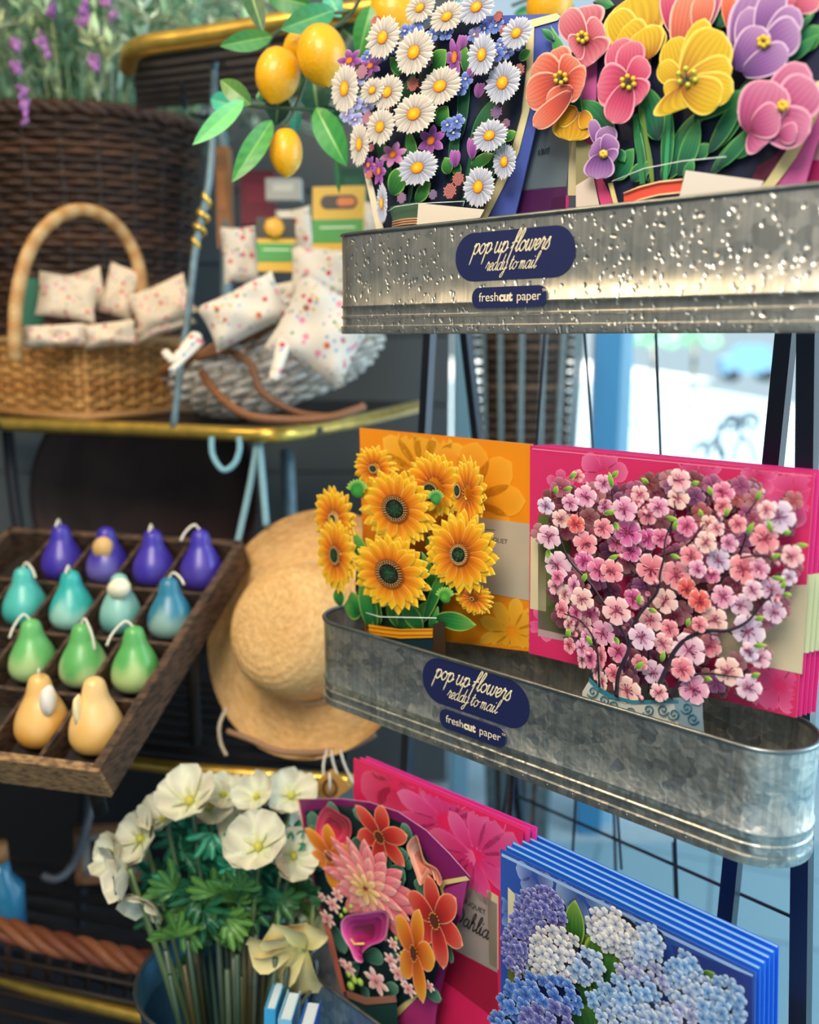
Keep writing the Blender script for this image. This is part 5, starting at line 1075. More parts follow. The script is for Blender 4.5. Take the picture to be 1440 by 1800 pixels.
bun = [(430, 548, 1.46, 150, 88, .03, .45, 0, 'floral cloth bundle tied into a knot at the left of the oval basket'),
       (566, 580, 1.44, 150, 150, .03, -.5, .1, 'large floral cloth bundle with a folded point leaning over the oval basket'),
       (422, 448, 1.58, 62, 100, .014, .05, .2, 'upright floral bag behind the left green banded packet'),
       (520, 420, 1.60, 64, 110, .014, .12, -.1, 'upright floral bag between the two green banded packets'),
       (575, 480, 1.54, 130, 90, .02, -.05, 0, 'wide floral bag under the right green banded packet'),
       (655, 400, 1.62, 50, 90, .012, -.1, 0, 'floral bag half hidden beside the top trough'),
       (505, 520, 1.56, 90, 50, .018, .2, 0, 'crumpled floral cloth between the tied bundle and the large bundle')]
for q in bun: pillow('cloth_bundle', *q[:8], q[8], 'cloth bundle', G2, M_flor2)
for pts, r, nm, lb_ in (([(345, 590, 1.44), (325, 612, 1.42), (306, 632, 1.41), (290, 618, 1.42)], .011, 'knot_tail', 'upper rolled floral cloth end poking out left of the oval basket'), ([(350, 600, 1.44), (330, 622, 1.42), (300, 652, 1.40)], .009, 'knot_tail', 'lower rolled floral cloth end poking out left of the oval basket'), ([(500, 600, 1.42), (492, 630, 1.4), (480, 668, 1.39)], .012, 'knot_tail', 'folded floral cloth point hanging over the front of the oval basket')):
    mb = MB(); sp4 = smooth_path([P(*p) for p in pts], 5); mb.tube(sp4, [r*(1.1-.5*i/(len(sp4)-1)) for i in range(len(sp4))], (.8,)*3, 9, flat=.7); tag(mb.build('cloth_end', M_flor2), lb_, 'cloth', 'rolled cloth ends at the oval basket')
for px, py, d, w_, h_, rz, lb_ in ((486, 430, 1.54, 68, 92, .06, 'yellow packet with a green band and dark top in the oval basket, left one'), (594, 388, 1.53, 92, 118, -.08, 'larger yellow and green packet with a dark oval badge in the oval basket')):
    c = P(px, py, d); t = empty('product_packet', c, (PI/2-.1, 0, rz*2), lb_, 'packet', 'yellow and green packets'); W, H = w_*d/F, h_*d/F
    def pc(mb, x0, x1, y0, y1, z, cc, th=.0008): mb.poly([(x0*W, y0*H), (x1*W, y0*H), (x1*W, y1*H), (x0*W, y1*H)], z, lin(cc), th)
    mb = MB(); pc(mb, -.5, .5, -.5, .5, 0, '#d9ac2e', .012); mb.build('box', M_print, t, False)
    mb = MB(); pc(mb, -.5, .5, -.32, .02, .0012, '#3f9440'); mb.build('green_band', M_print, t, False)
    mb = MB(); mb.poly([(x*1.0, y) for x, y in pill(.02*W, .27*H, W*.72, H*.2, H*.1)], .0012, lin('#2c2622'), .0008); bd = mb.build('badge', M_print, t, False)
    mb = MB(); mb.poly(pill(.16*W, .27*H, W*.36, H*.12, H*.06), .0018, lin('#d9742a'), .0004); mb.build('orange_patch', M_print, t, False)
    mb = MB(); mb.poly(pill(0, -.1*H, W*.7, H*.025, H*.01), .0018, lin('#cfe6c0'), .0004); mb.build('pale_line', M_print, t, False)
    if px < 500:
        mb = MB(); pc(mb, -.5, .5, .12, .5, .002, '#1c1e20'); mb.build('dark_top', M_print, t, False)
        mb = MB(); mb.ball((-.05*W, .3*H, .006), W*.28, lin('#d8a02c'), sz=.2); mb.build('bee_picture', M_print, t)
# odd coloured things standing further back above the oval basket
for px, py, d, w_, h_, cc, lb_ in ((455, 350, 1.85, 60, 90, '#7a1c30', 'dark red box standing behind the hanging lemons'), (395, 350, 1.9, 24, 170, '#b87a48', 'narrow tan card standing beside the blue grey post'), (620, 330, 1.8, 50, 60, '#2c5a44', 'dark green box half hidden behind the lemon leaves'), (500, 335, 1.75, 60, 36, '#c8c4b8', 'pale patterned bag behind the lowest lemon')):
    mb = MB(); W, H = w_*d/F, h_*d/F; mb.box(-W/2, W/2, -.02, .02, -H/2, H/2, lin(cc)); mb.box(-W*.3, W*.3, -.021, -.02, -H*.1, H*.25, shade(lin(cc), 1.4)); o = mb.build('small_box', M_attr, None, False); o.location = P(px, py, d); tag(o, lb_, 'box')
# ---- lemons
M_lemon = flat_mat('lemon_peel', '#f0ae08', .40, 0, .3, bump=.25, bscale=260, var=.12)
def lemon(px, py, d, rx, ry, rot, label):
    mb = MB(); r = ry*d/F; prof = []
    for i in range(15):
        t = i/14; z = -1+2*t; q = math.sqrt(max(0, 1-z*z))**.9; zz = z
        if t > .86: q *= .9; zz = z+(.16*(t-.86)/.14)
        if i == 14: q = .05
        prof.append((q*rx/ry*r, zz*r))
    mb.lathe(prof, (.8, .6, .1), 20, wob=lambda a, z: 1+.02*math.sin(3*a+px)); o = mb.build('lemon', M_lemon); o.location = P(px, py, d)
    o.rotation_euler = (.2, rot, 0); return tag(o, label, 'lemon', 'lemons on the branch')
lemon(488, 131, 1.16, 39, 46, PI+.25, 'large lemon hanging at the left of the lemon branch')
lemon(566, 96, 1.13, 44, 50, PI-.15, 'large lemon just left of the daisy card, in front of another')
lemon(536, 80, 1.19, 30, 34, -PI/2-.2, 'lemon partly hidden behind the large right lemon')
lemon(503, 266, 1.17, 29, 40, PI, 'small lowest lemon hanging over the packets')
lemon(694, 22, 1.2, 44, 50, PI, 'lemon peeking out above the daisy card')
lemon(966, 6, 1.25, 40, 45, PI+.4, 'lemon at the top edge between the daisy and tulip cards')
br = empty('lemon_branch', P(600, 40, 1.2), (0, 0, 0), 'leafy lemon branch hanging left of the daisy card', 'branch')
mb = MB()
for pts in ([(660, -60, 1.25), (620, 20, 1.2), (575, 60, 1.19), (545, 120, 1.18), (520, 190, 1.18), (500, 225, 1.17)], [(590, 195, 1.2), (530, 192, 1.18), (470, 188, 1.17), (430, 184, 1.16)], [(620, 20, 1.2), (540, 30, 1.2), (480, 62, 1.18), (470, 90, 1.17)], [(660, -30, 1.25), (700, 10, 1.25), (770, -10, 1.25)], [(900, 10, 1.4), (960, -10, 1.4), (930, 30, 1.4)]):
    mb = MB(); mb.tube(smooth_path([P(*p) for p in pts], 5), .0026, lin('#2c4a30'), 6); world_part(mb, 'twig', M_leaf, br)
def wleaf(b_, t_, W, col, dark, parent, lite='#a9d672', droop=.01, mat=None):
    B, T = P(*b_), P(*t_); d = T-B; L = d.length; d.normalize(); tocam = (CAM-B).normalized(); s = d.cross(tocam).normalized(); n = s.cross(d).normalized()
    if n.dot(tocam) < 0: n = -n
    Wm = W*b_[2]/F/2; mb = MB(); SVV = [-1, -.6, -.12, 0, .12, .6, 1]
    def fn(i, j):
        t = i/12; q = SVV[j]; hw = Wm*(max(t, .001)**.55*(1-t**2.2))/.62; p = B+d*L*t+s*q*hw+n*(abs(q)*hw*.25-4*droop*t*(t-.5)*.6)
        c = mixc(lin(dark), lin(col), .35+.65*abs(math.sin(t*17+abs(q)*2))) ; c = mixc(c, lin(lite), .6 if q == 0 else 0)
        return p, c
    mb.grid(13, 7, fn); return world_part(mb, 'leaf', mat or M_leaf, parent)
for b_, t_, W, c1, c2 in (((478, 64, 1.17), (390, 80, 1.15), 40, '#4a9a4e', '#2c7a46'), ((588, 18, 1.16), (498, 50, 1.14), 52, '#3f9a62', '#2a7a4e'), ((432, -40, 1.2), (460, 48, 1.17), 42, '#2f5e34', '#1c4026'), ((470, -10, 1.2), (545, 10, 1.19), 50, '#3c8a44', '#2a6a38'), ((652, 10, 1.16), (630, 100, 1.17), 46, '#3c8c34', '#256a2c'), ((442, 184, 1.15), (384, 138, 1.14), 42, '#5c8a40', '#3c6a34'), ((428, 176, 1.13), (344, 250, 1.10), 38, '#7ccf78', '#5cb868'), ((420, 188, 1.19), (362, 172, 1.2), 40, '#4cc0a4', '#3aa48c'), ((478, 212, 1.15), (412, 314, 1.12), 46, '#4c9c3c', '#1f5c38'), ((556, 190, 1.16), (606, 286, 1.15), 58, '#2c9434', '#1a6a2c'), ((592, 280, 1.2), (596, 335, 1.2), 14, '#2c7a44', '#1a5a34'), ((548, 120, 1.22), (560, 205, 1.22), 70, '#1c5a3c', '#123f30'), ((490, 165, 1.2), (486, 215, 1.2), 52, '#1a4c34', '#12382a'), ((520, 195, 1.22), (518, 232, 1.22), 24, '#4cc8ac', '#3cb09a'), ((600, 30, 1.25), (570, -20, 1.25), 40, '#4ab8a0', '#2c8c7c'), ((640, 60, 1.25), (690, 0, 1.25), 50, '#3ca08c', '#2c7a64'), ((560, 190, 1.2), (610, 215, 1.2), 30, '#1c5a3c', '#123f30'), ((455, 160, 1.19), (470, 175, 1.19), 30, '#3c8c4a', '#2a6a3c'), ((940, 20, 1.4), (905, 25, 1.4), 26, '#3ca06c', '#2c7a54'), ((980, -10, 1.4), (1010, 30, 1.4), 26, '#3ca06c', '#2c7a54'), ((600, 50, 1.3), (650, 90, 1.3), 60, '#15493a', '#0d3530'), ((590, 120, 1.3), (620, 200, 1.3), 60, '#13402f', '#0d3530')):
    wleaf(b_, t_, W, c1, c2, br)
# ---- pear candles in a tray
A_ = P(167, 1345, 1.12); B_ = P(412, 962, 1.42); C_ = P(-16, 1322, 1.155)
ex = (C_-A_).normalized(); ey = (B_-A_); lenY = ey.length; ey = (ey-ex*ey.dot(ex)).normalized(); ez = ey.cross(ex).normalized()
if ez.z < 0: ez = -ez
TM = Matrix(((ex.x, ey.x, ez.x, A_.x), (ex.y, ey.y, ez.y, A_.y), (ex.z, ey.z, ez.z, A_.z), (0, 0, 0, 1)))
skew = (B_-A_).dot((C_-A_).normalized())/lenY
def T_(u, v, w_=0): return A_+ex*u+(B_-A_).normalized()*v+ez*w_
cw, ch = .0815, lenY/4; nC = 5; dep = .042
M_old = flat_mat('weathered_wood', '#5f4634', .7, bump=.4, bscale=18, stretch=(3, 3, 12), col2='#241b18')
tray = empty('candle_tray', A_, (0, 0, 0), 'old wooden compartment tray tilted on the shelf and filled with pear candles', 'tray')
def slab(p, q, top, bot, th, name, mat=M_old):
    d = (q-p).normalized(); s = d.cross(ez).normalized()*th/2; mb = MB()
    vs = [p-s+ez*bot, p+s+ez*bot, q+s+ez*bot, q-s+ez*bot, p-s+ez*top, p+s+ez*top, q+s+ez*top, q-s+ez*top]
    mb.add(vs, [(0, 3, 2, 1), (4, 5, 6, 7), (0, 1, 5, 4), (1, 2, 6, 5), (2, 3, 7, 6), (3, 0, 4, 7)], (.5,)*3); return world_part(mb, name, mat, tray, False)
slab(T_(-.012, -.006), T_(nC*cw, -.006), .004, -dep-.006, .012, 'front_board', flat_mat('pale_front_wood', '#a8845a', .7, bump=.4, bscale=30, stretch=(3, 3, 12), col2='#5a4332'))  # front board gets a paler wood colour than the other boards
slab(T_(-.006, -.006), T_(-.006, lenY+.01), .004, -dep-.006, .012, 'side_board'); slab(T_(nC*cw, -.006), T_(nC*cw, lenY+.01), .004, -dep-.006, .012, 'side_board'); slab(T_(-.006, lenY+.006), T_(nC*cw, lenY+.006), .004, -dep-.006, .012, 'back_board')
for k in range(1, 4): slab(T_(0, k*ch), T_(nC*cw, k*ch), -.002, -dep, .006, 'divider')
for k in range(1, nC): slab(T_(k*cw, 0), T_(k*cw, lenY), -.003, -dep, .006, 'divider')
mb = MB(); q = [T_(0, 0, -dep), T_(nC*cw, 0, -dep), T_(nC*cw, lenY, -dep), T_(0, lenY, -dep)]; mb.add(q+[p-ez*.006 for p in q], [(0, 1, 2, 3), (7, 6, 5, 4)], (.1,)*3); world_part(mb, 'bottom', M_dkwood, tray, False)
for u in (.05, nC*cw-.05):
    p = T_(u, lenY*.8, -dep-.005); mb = MB(); mb.tube([p, Vector((p.x, p.y, z3))], .01, (.3,)*3); world_part(mb, 'prop_leg', M_dkwood, tray)
    p = T_(u, .04, -dep-.005); mb = MB(); mb.tube([p, Vector((p.x, p.y+.03, z3))], .01, (.3,)*3); world_part(mb, 'prop_leg', M_dkwood, tray)
def pear(u, v, c_top, c_bot, label, hgt=1, facet=None, wick=1, rad=1, wd=(0, 0)):
    p = T_(u, v, -dep); h = .088*hgt; R0 = .034*rad
    t = empty('pear_candle', p, (0, 0, 0), label, 'candle', 'pear shaped candles in the tray')
    prof = [(.0, 0), (.55, .0), (.82, .05), (.98, .16), (1, .28), (.92, .42), (.72, .58), (.52, .72), (.44, .84), (.34, .95), (.14, 1.0), (0, 1.0)]
    sp5 = smooth_path([(a*R0, b_*h, 0) for a, b_ in prof], 3); mb = MB(); ct, cb = lin(c_top), lin(c_bot)
    def col(a, z): k = z/h+.12*math.sin(a*2+u*40)+.08*math.sin(a*5+v*30); return mixc(cb, ct, (k-.25)*5)
    mb.lathe([(max(q.x, .0001), q.y) for q in sp5], col, 26); body = mb.build('wax_body', M_wax, t)
    if wick:
        mb = MB(); w0 = Vector((0, 0, h*.98)); mb.tube(smooth_path([w0, w0+Vector((wd[0]*.4, -.004, .010)), w0+Vector((wd[0], -.012, .006+wd[1]*.5)), w0+Vector((wd[0]*1.3, -.018, wd[1]))], 4), .0018, lin('#e9e2d0'), 6); mb.build('wick', M_paper, t)
    if facet:
        fx, fz, fw, fh, fc = facet; rr_ = R0*.62; mb = MB(); n = 18; vs = [(fx*R0, -rr_-.006, fz*h)]
        vs += [(fx*R0+fw*R0*math.cos(2*PI*k/n), -rr_-.004+abs(math.sin(PI*k/n))*.0, fz*h+fh*h*math.sin(2*PI*k/n)) for k in range(n)]
        bk_ = [(x_, y_+.014, z_) for x_, y_, z_ in vs[1:]]
        mb.add(vs+bk_, [(0, 1+k, 1+(k+1) % n) for k in range(n)]+[(1+k, n+1+k, n+1+(k+1) % n, 1+(k+1) % n) for k in range(n)], lin(fc)); mb.build('label_patch', M_paper, t)
    return t
X_ = lambda i: (i+.5)*cw
Y_ = lambda j: (j+.5)*ch
PUc = ('#3f2fa8', '#4a3aa0')
pear(X_(0), Y_(3), *PUc, 'purple pear candle in the right cell of the back row', 1.05, wd=(-.02, -.012)); pear(X_(1), Y_(3), *PUc, 'purple pear candle in the back row, second from the right', wd=(0, .002))
pear(X_(2), Y_(3), '#3a2ca0', '#6a62b4', 'purple pear candle with a gold oval patch in the back row', facet=(0, .66, .42, .2, '#d8b070'), wick=0); pear(X_(3), Y_(3), *PUc, 'purple pear candle in the back row at the left', wd=(0, .002))
pear(X_(0), Y_(2), '#2c7c9c', '#8fb4ae', 'dark teal pear candle with a pale base at the right of the second row', wd=(.02, -.004)); pear(X_(1), Y_(2), '#8cc4bc', '#6aaca8', 'grey teal pear candle with a white oval patch in the second row', facet=(.15, .8, .5, .16, '#f1ead0'), wick=0, rad=.92)
pear(X_(2), Y_(2), '#2fb0ac', '#9fd8cc', 'bright turquoise pear candle with a pale base in the second row', wd=(0, .002)); pear(X_(3), Y_(2), '#4fbcb4', '#3fa8a0', 'turquoise pear candle at the left edge of the second row', wd=(.02, -.01))
GR = ('#5cae5e', '#b4d08a')
pear(X_(0), Y_(1), *GR, 'green pear candle at the right of the third row with its wick bent left', 1.03, wd=(-.025, -.02)); pear(X_(1), Y_(1), '#62b264', '#c0d898', 'green pear candle in the middle of the third row with a looped wick', wd=(.018, -.03)); pear(X_(2), Y_(1), '#68b86a', '#aed08c', 'green pear candle at the left edge of the third row', wd=(-.018, -.02))
YW = ('#ecc078', '#e2a850')
pear(X_(0), Y_(0), '#f0c886', '#eab968', 'pale yellow pear candle at the right of the front row with a cream streak', 1.12, facet=(-.45, .62, .12, .2, '#f6e2b0'), wick=0, rad=1.05); pear(X_(1), Y_(0), '#eebd70', '#e0a044', 'honey yellow pear candle in the front row with a white patch', 1.08, facet=(.5, .7, .24, .2, '#efeae0'), wd=(.006, .012), rad=1.05)
# ---- dark round tray leaning behind the candles
mb = MB(); prof = [(.001, 0), (.10, 0), (.2, .0), (.235, .012), (.25, .03), (.245, .036), (.23, .018), (.19, .008), (.001, .006)]
mb.lathe(prof, (.2, .1, .08), 48); o = mb.build('round_tray', flat_mat('rusty_brown_metal', '#3c2420', .5, .3, var=.6, bscale=9, bump=.2)); o.location = P(262, 870, 1.93); o.rotation_euler = (PI/2-.15, 0, -.1); tag(o, 'large round rust brown tray leaning behind the purple candles', 'tray')
# ---- straw hat
hc = P(553, 1112, 1.38); ax = Vector((-.50, -.80, .32)).normalized()
hat = empty('straw_hat', hc, ax.to_track_quat('Z', 'Y').to_euler(), 'wide brimmed natural straw hat hanging behind the middle trough', 'hat')
mb = MB(); hp = smooth_path([(.001, .118, 0), (.04, .116, 0), (.07, .106, 0), (.088, .084, 0), (.098, .045, 0), (.104, .012, 0), (.116, .0, 0), (.148, -.004, 0), (.172, .004, 0), (.191, .018, 0)], 7)
def strawc(a, z): return mixc(lin('#f0c688'), lin('#dba865'), hashf(int(a*40), int(z*3000)))
vs = [(q.x, q.y) for q in hp]
mb.lathe([(r_+.0006*math.sin(i*2.1), z_+.0008*math.sin(i*2.1)) for i, (r_, z_) in enumerate(vs)], strawc, 90, wob=lambda a, z: 1+(.035*math.sin(a*2+.6) if z < .02 else 0))
m_straw = attr_mat('woven_straw', .75, 0, .9, 170, var=.2); crown = mb.build('woven_straw', m_straw, hat)
crown.data.name = 'straw'; crown.name = 'crown_and_brim'
mb = MB(); mb.tube([(.1045*math.cos(a), .1045*math.sin(a), .012) for a in [2*PI*k/40 for k in range(40)]], .003, lin('#c9b08c'), 6, closed=True); mb.build('hat_cord', M_paper, hat)
def strap(pts, r, col, label, cat='cord', nm='hanging_cord', grp=None, flat=None):
    mb = MB(); mb.tube(smooth_path([P(*p) for p in pts], 7), r, lin(col), 7, flat=flat); return tag(mb.build(nm, M_attr), label, cat, grp)
strap([(452, 778, 1.47), (440, 850, 1.46), (425, 920, 1.45), (410, 985, 1.44), (402, 1010, 1.43)], .0055, '#7fa6b0', 'pale blue cord hanging from the brass rail down to the left of the straw hat', grp='pale blue cords')
strap([(456, 778, 1.47), (462, 850, 1.45), (468, 925, 1.43)], .006, '#76a0ae', 'pale blue cord hanging from the brass rail to the top of the hat brim', grp='pale blue cords')
strap([(372, 768, 1.45), (374, 800, 1.45), (392, 826, 1.45), (412, 815, 1.45), (421, 790, 1.45), (420, 768, 1.45)], .005, '#7fb0be', 'small pale blue loop hanging under the brass rail', grp='pale blue cords')
strap([(398, 1245, 1.35), (386, 1275, 1.34), (388, 1305, 1.34), (398, 1328, 1.34)], .003, '#c9b9a0', 'thin cream string hanging below the left of the hat')
strap([(400, 1285, 1.34), (440, 1300, 1.33), (500, 1322, 1.32), (600, 1318, 1.32), (660, 1290, 1.33)], .0045, '#9a7458', 'brown twisted cord hanging under the hat brim')
for x0, x1 in ((582, 600), (598, 622), (575, 570)):
    strap([(x0, 1318, 1.3), ((x0+x1)/2-4, 1345, 1.29), (x1, 1378, 1.28)], .0018, '#d8d4c8', 'white string tied above the diamond wooden tag', grp='strings above the tag')
c = P(580, 1384, 1.27); t = empty('wooden_tag', c, (PI/2, 0, 0), 'diamond shaped wooden tag hanging on white strings', 'tag'); s = 38*1.27/F
mb = MB(); mb.poly([(s, 0), (.1*s, s*.86), (-s, 0), (-.1*s, -s*.86)], 0, lin('#c99a4a'), .004); mb.build('board', M_attr, t, False)
mb = MB(); mb.tube([(s*.3*math.cos(a), s*.42*math.sin(a), .001) for a in [2*PI*k/16 for k in range(16)]], .0022, lin('#6a4428'), 6, closed=True); mb.build('burnt_ring', M_attr, t)
mb = MB(); mb.tube([(0, s*.75, .002), (.02*s, .1*s, .004), (0, -.15*s, .003)], .0018, lin('#e4e0d4'), 6); mb.build('string_end', M_attr, t)
# ---- white flowers in a bucket
bx = P(402, 1748, 1.20); bz = bx.z-.02
bucket = empty('flower_bucket', (bx.x, bx.y, bz-.24), (0, 0, 0), 'blue grey metal bucket full of white flowers beside the lowest trough', 'bucket')
mb = MB(); mb.lathe([(.001, 0), (.085, 0), (.115, .29), (.118, .292), (.115, .286), (.083, .004), (.001, .004)], (.4, .5, .6), 40); mb.build('body', flat_mat('blue_zinc', '#4f88b4', .35, .7, var=.3, bscale=20), bucket)
mb = MB(); mb.tube([(.1165*math.cos(a), .1165*math.sin(a), .291) for a in [2*PI*k/40 for k in range(40)]], .003, (.5,)*3, 8, closed=True); mb.build('rim', M_rim, bucket)
fl = empty('white_bouquet', (bx.x, bx.y, bz-.2), (0, 0, 0), 'bouquet of creamy white flowers with feathery green leaves in the bucket', 'flowers')
r8 = random.Random(21)
def bigpetal(mb, c, d, nrm, L, W, cup, col, cb, t0=0):
    s = d.cross(nrm).normalized()
    def fn(i, j):
        t = i/7; q = (j-3)/3; hw = W/2*(max(t, .02)**.6*(1-t**4)**.5)/.8
        return c+d*(L*t)+s*(q*hw)+nrm*(cup*L*(t*t)*.9+abs(q)**2*hw*.35-.12*L*math.sin(t*6+t0)*abs(q)), mixc(cb, shade(col, .86+.14*math.cos(q*5)), min(1, t*2.2+.1))
    mb.grid(8, 7, fn)
def anemone(px, py, d, r, facing, cup, n=7, col='#e9e6cf', cb='#cfd08a', stem=True):
    c = P(px, py, d); nrm = Vector(facing).normalized(); up_ = Vector((0, 0, 1)) if abs(nrm.z) < .8 else Vector((1, 0, 0)); e1 = up_.cross(nrm).normalized(); e2 = nrm.cross(e1); R0 = r*d/F; mb = MB(); a0 = r8.uniform(0, 6)
    for k in range(n):
        a = a0+2*PI*k/n; dd = e1*math.cos(a)+e2*math.sin(a); bigpetal(mb, c, dd, nrm, R0*r8.uniform(.9, 1.1)*(1-.25*cup), R0*1.2, cup+.22*(k % 2), lin(col), lin(cb), k)
    world_part(mb, 'blossom', m_pet, fl)
    if stem:
        mb = MB(); mb.ball(c+nrm*.004, R0*.14, lin('#b8b84a'), nu=8, nv=5)
        world_part(mb, 'flower_centre', m_pet, fl)
        b_ = Vector((bx.x+(c.x-bx.x)*.3, bx.y+(c.y-bx.y)*.3, bz-.17)); m_ = c.lerp(b_, .45)+Vector((0, 0, .0)); m_.x = b_.x+(c.x-b_.x)*.45
        mb = MB(); mb.tube(smooth_path([c-nrm*.004, m_, b_], 6), .0032, lin(r8.choice(['#5a7a54', '#6f8a5c', '#8a8a62', '#4c6a58'])), 7); world_part(mb, 'stem', M_leaf, fl)
m_pet = attr_mat('petal', .5, 0, .05, 80, sss=.2)
for q in ((366, 1418, 1.24, 50, (.3, -.6, .7), .8), (430, 1440, 1.24, 46, (-.6, -.7, .3), .9), (545, 1440, 1.27, 44, (.1, -.8, .5), .6), (205, 1500, 1.2, 44, (-.6, -.7, .4), .8), (290, 1440, 1.22, 46, (-.3, -.5, .8), .9), (335, 1410, 1.20, 62, (-.2, -.5, .9), .5), (392, 1398, 1.24, 40, (.3, -.5, .8), .5), (452, 1402, 1.22, 44, (-.2, -.6, .8), .7), (512, 1400, 1.24, 50, (.1, -.6, .8), .5), (455, 1490, 1.15, 62, (-.1, -.6, .8), .6), (515, 1505, 1.18, 50, (.3, -.7, .6), .5), (250, 1475, 1.2, 56, (-.5, -.6, .6), .4), (222, 1530, 1.15, 58, (-.8, -.5, -.1), .5), (258, 1580, 1.16, 50, (-.3, -.6, -.5), .4), (540, 1560, 1.27, 48, (-.4, -.8, .2), .6), (552, 1500, 1.28, 40, (-.5, -.8, 0), .5)):
    anemone(*q)
c = P(534, 1668, 1.13); nrm = Vector((-.12, -.97, -.2)).normalized(); mb = MB()      # large cream bloom seen from behind
for k, (tx_, ty_, L_px) in enumerate(((486, 1606, 78), (432, 1668, 104), (452, 1738, 108), (516, 1790, 118), (545, 1600, 60))):
    q = P(tx_, ty_, 1.13)-c; q = (q-nrm*q.dot(nrm)).normalized(); bigpetal(mb, c-nrm*.0012*k, q, nrm, L_px*1.13/F, 94*1.13/F, .06, lin('#f6e4a4'), lin('#c2b868'), k)
world_part(mb, 'blossom', m_pet, fl)
mb = MB(); mb.tube(smooth_path([c, P(548, 1640, 1.19), P(540, 1560, 1.25), P(480, 1700, 1.26)], 5), .003, lin('#7d8a4c'), 7); world_part(mb, 'stem', M_leaf, fl)
anemone(566, 1600, 1.27, 46, (.2, -.9, -.2), .2, 5, '#eadb9c', '#c9c478')
for k in range(120):     # feathery leaves: each leaf is a fan of narrow lobes
    px, py = r8.gauss(420, 80), r8.gauss(1560, 62)
    if not (255 < px < 560 and 1425 < py < 1720) or (px > 425 and py > 1590): continue
    d = r8.uniform(1.19, 1.32)-(.05 if py > 1560 else 0); c = P(px, py, d); col = mixc(lin('#1f6a4c'), lin('#6aa04c' if py > 1560 else '#3fae8c'), r8.random()); mb = MB(); a0 = r8.uniform(-PI, PI)
    for m in range(7):
        a = a0+(m-3)*.38; dd = Vector((math.cos(a), r8.uniform(-.6, .2), math.sin(a))).normalized(); bigpetal(mb, c, dd, (CAM-c).normalized(), r8.uniform(.026, .046), .010, .1, col, shade(col, .6))
    world_part(mb, 'leaf', M_leaf, fl)
for k in range(32):
    x = r8.uniform(-.07, .07); y = r8.uniform(-.06, .06); mb = MB(); b_ = Vector((bx.x+x*.7, bx.y+y*.7, bz-.18)); mb.tube([b_, Vector((bx.x+x*1.25, bx.y+y, bz+r8.uniform(.06, .12)))], .0036, lin(r8.choice(['#34503e', '#4a5e4c', '#2c4238', '#5a5438', '#5c6e64', '#6a6a4c'])), 7); world_part(mb, 'stem', M_leaf, fl)
# blue books next to the bucket
for i, (px, wd_, cc, lb_) in enumerate(((470, 20, '#3fb0ea', 'sky blue book at the left, standing beside the lowest trough'), (496, 24, '#8ccdf2', 'pale blue book in the middle beside the lowest trough'), (532, 26, '#1565c8', 'deep blue book directly beside the lowest trough'))):
    c = P(px, 1800, 1.10-.02*i); t = empty('book', (c.x, c.y, c.z-.08), (0, .04, -.1), lb_, 'book', 'blue books by the lowest trough'); W = wd_*1.1/F/2
    top = P(px, 1768, 1.1).z-c.z+.08
    mb = MB(); mb.box(-W, -W+.0015, 0, .05, 0, top, lin(cc)); mb.box(W-.0015, W, 0, .05, 0, top, lin(cc)); mb.box(-W, W, -.001, .0005, 0, top, lin(cc)); mb.build('cover', M_attr, t, False)
    mb = MB(); mb.box(-W+.002, W-.002, .001, .048, .002, top-.003, lin('#cfe0ea')); mb.build('pages', M_paper, t, False)
# ---- lower left: added dark backdrop box, frame, blue bottles, wicker rim
mb = MB(); p0 = P(-300, 1150, 2.2); p1 = P(500, 1150, 2.2); mb.box(p0.x, p1.x, p0.y, p0.y+.3, 0, p0.z-.02, lin('#0b0d14')); mb.box(p0.x, p1.x, p0.y-.01, p0.y+.31, p0.z-.02, p0.z, lin('#191513'))  # black box added as a backdrop to keep this corner near black
tag(mb.build('dark_backdrop', M_attr, None, False), 'low black box added as a dark backdrop behind the flower bucket', 'backdrop')
def pframe(px, py, d, W, H, rz, label):
    c = P(px, py, d); t = empty('picture_frame', c, (PI/2-.12, rz, .1), label, 'picture frame'); w_, h_ = W*d/F/2, H*d/F/2; b_ = .012; mb = MB()
    for x0, x1, y0, y1 in ((-w_, w_, -h_, -h_+b_), (-w_, w_, h_-b_, h_), (-w_, -w_+b_, -h_, h_), (w_-b_, w_, -h_, h_)): mb.box(x0, x1, y0, y1, -.01, .008, lin('#8a5e3c'))
    mb.build('frame', M_attr, t, False); mb = MB()
    for x0, x1, y0, y1 in ((-w_+b_, w_-b_, -h_+b_, -h_+b_*2), (-w_+b_, w_-b_, h_-b_*2, h_-b_), (-w_+b_, -w_+b_*2, -h_+b_, h_-b_)): mb.box(x0, x1, y0, y1, -.006, .003, lin('#8f8a88'))
    mb.build('mat_board', M_paper, t, False); mb = MB(); mb.box(-w_+b_, w_-b_, -h_+b_, h_-b_, -.01, -.004, lin('#10131c')); mb.build('dark_picture', M_attr, t, False)
pframe(195, 1500, 1.62, 120, 100, 0, 'small brown picture frame behind the white flowers')
t = empty('arched_bracket', P(120, 1550, 1.6), (0, 0, 0), 'curved grey metal bracket left of the picture frame', 'bracket')
mb = MB(); mb.tube(smooth_path([P(*p) for p in ((165, 1400, 1.62), (150, 1460, 1.6), (128, 1520, 1.6), (100, 1545, 1.58), (75, 1540, 1.58))], 6), .007, lin('#5c6068'), 8); world_part(mb, 'bent_bar', M_attr, t)
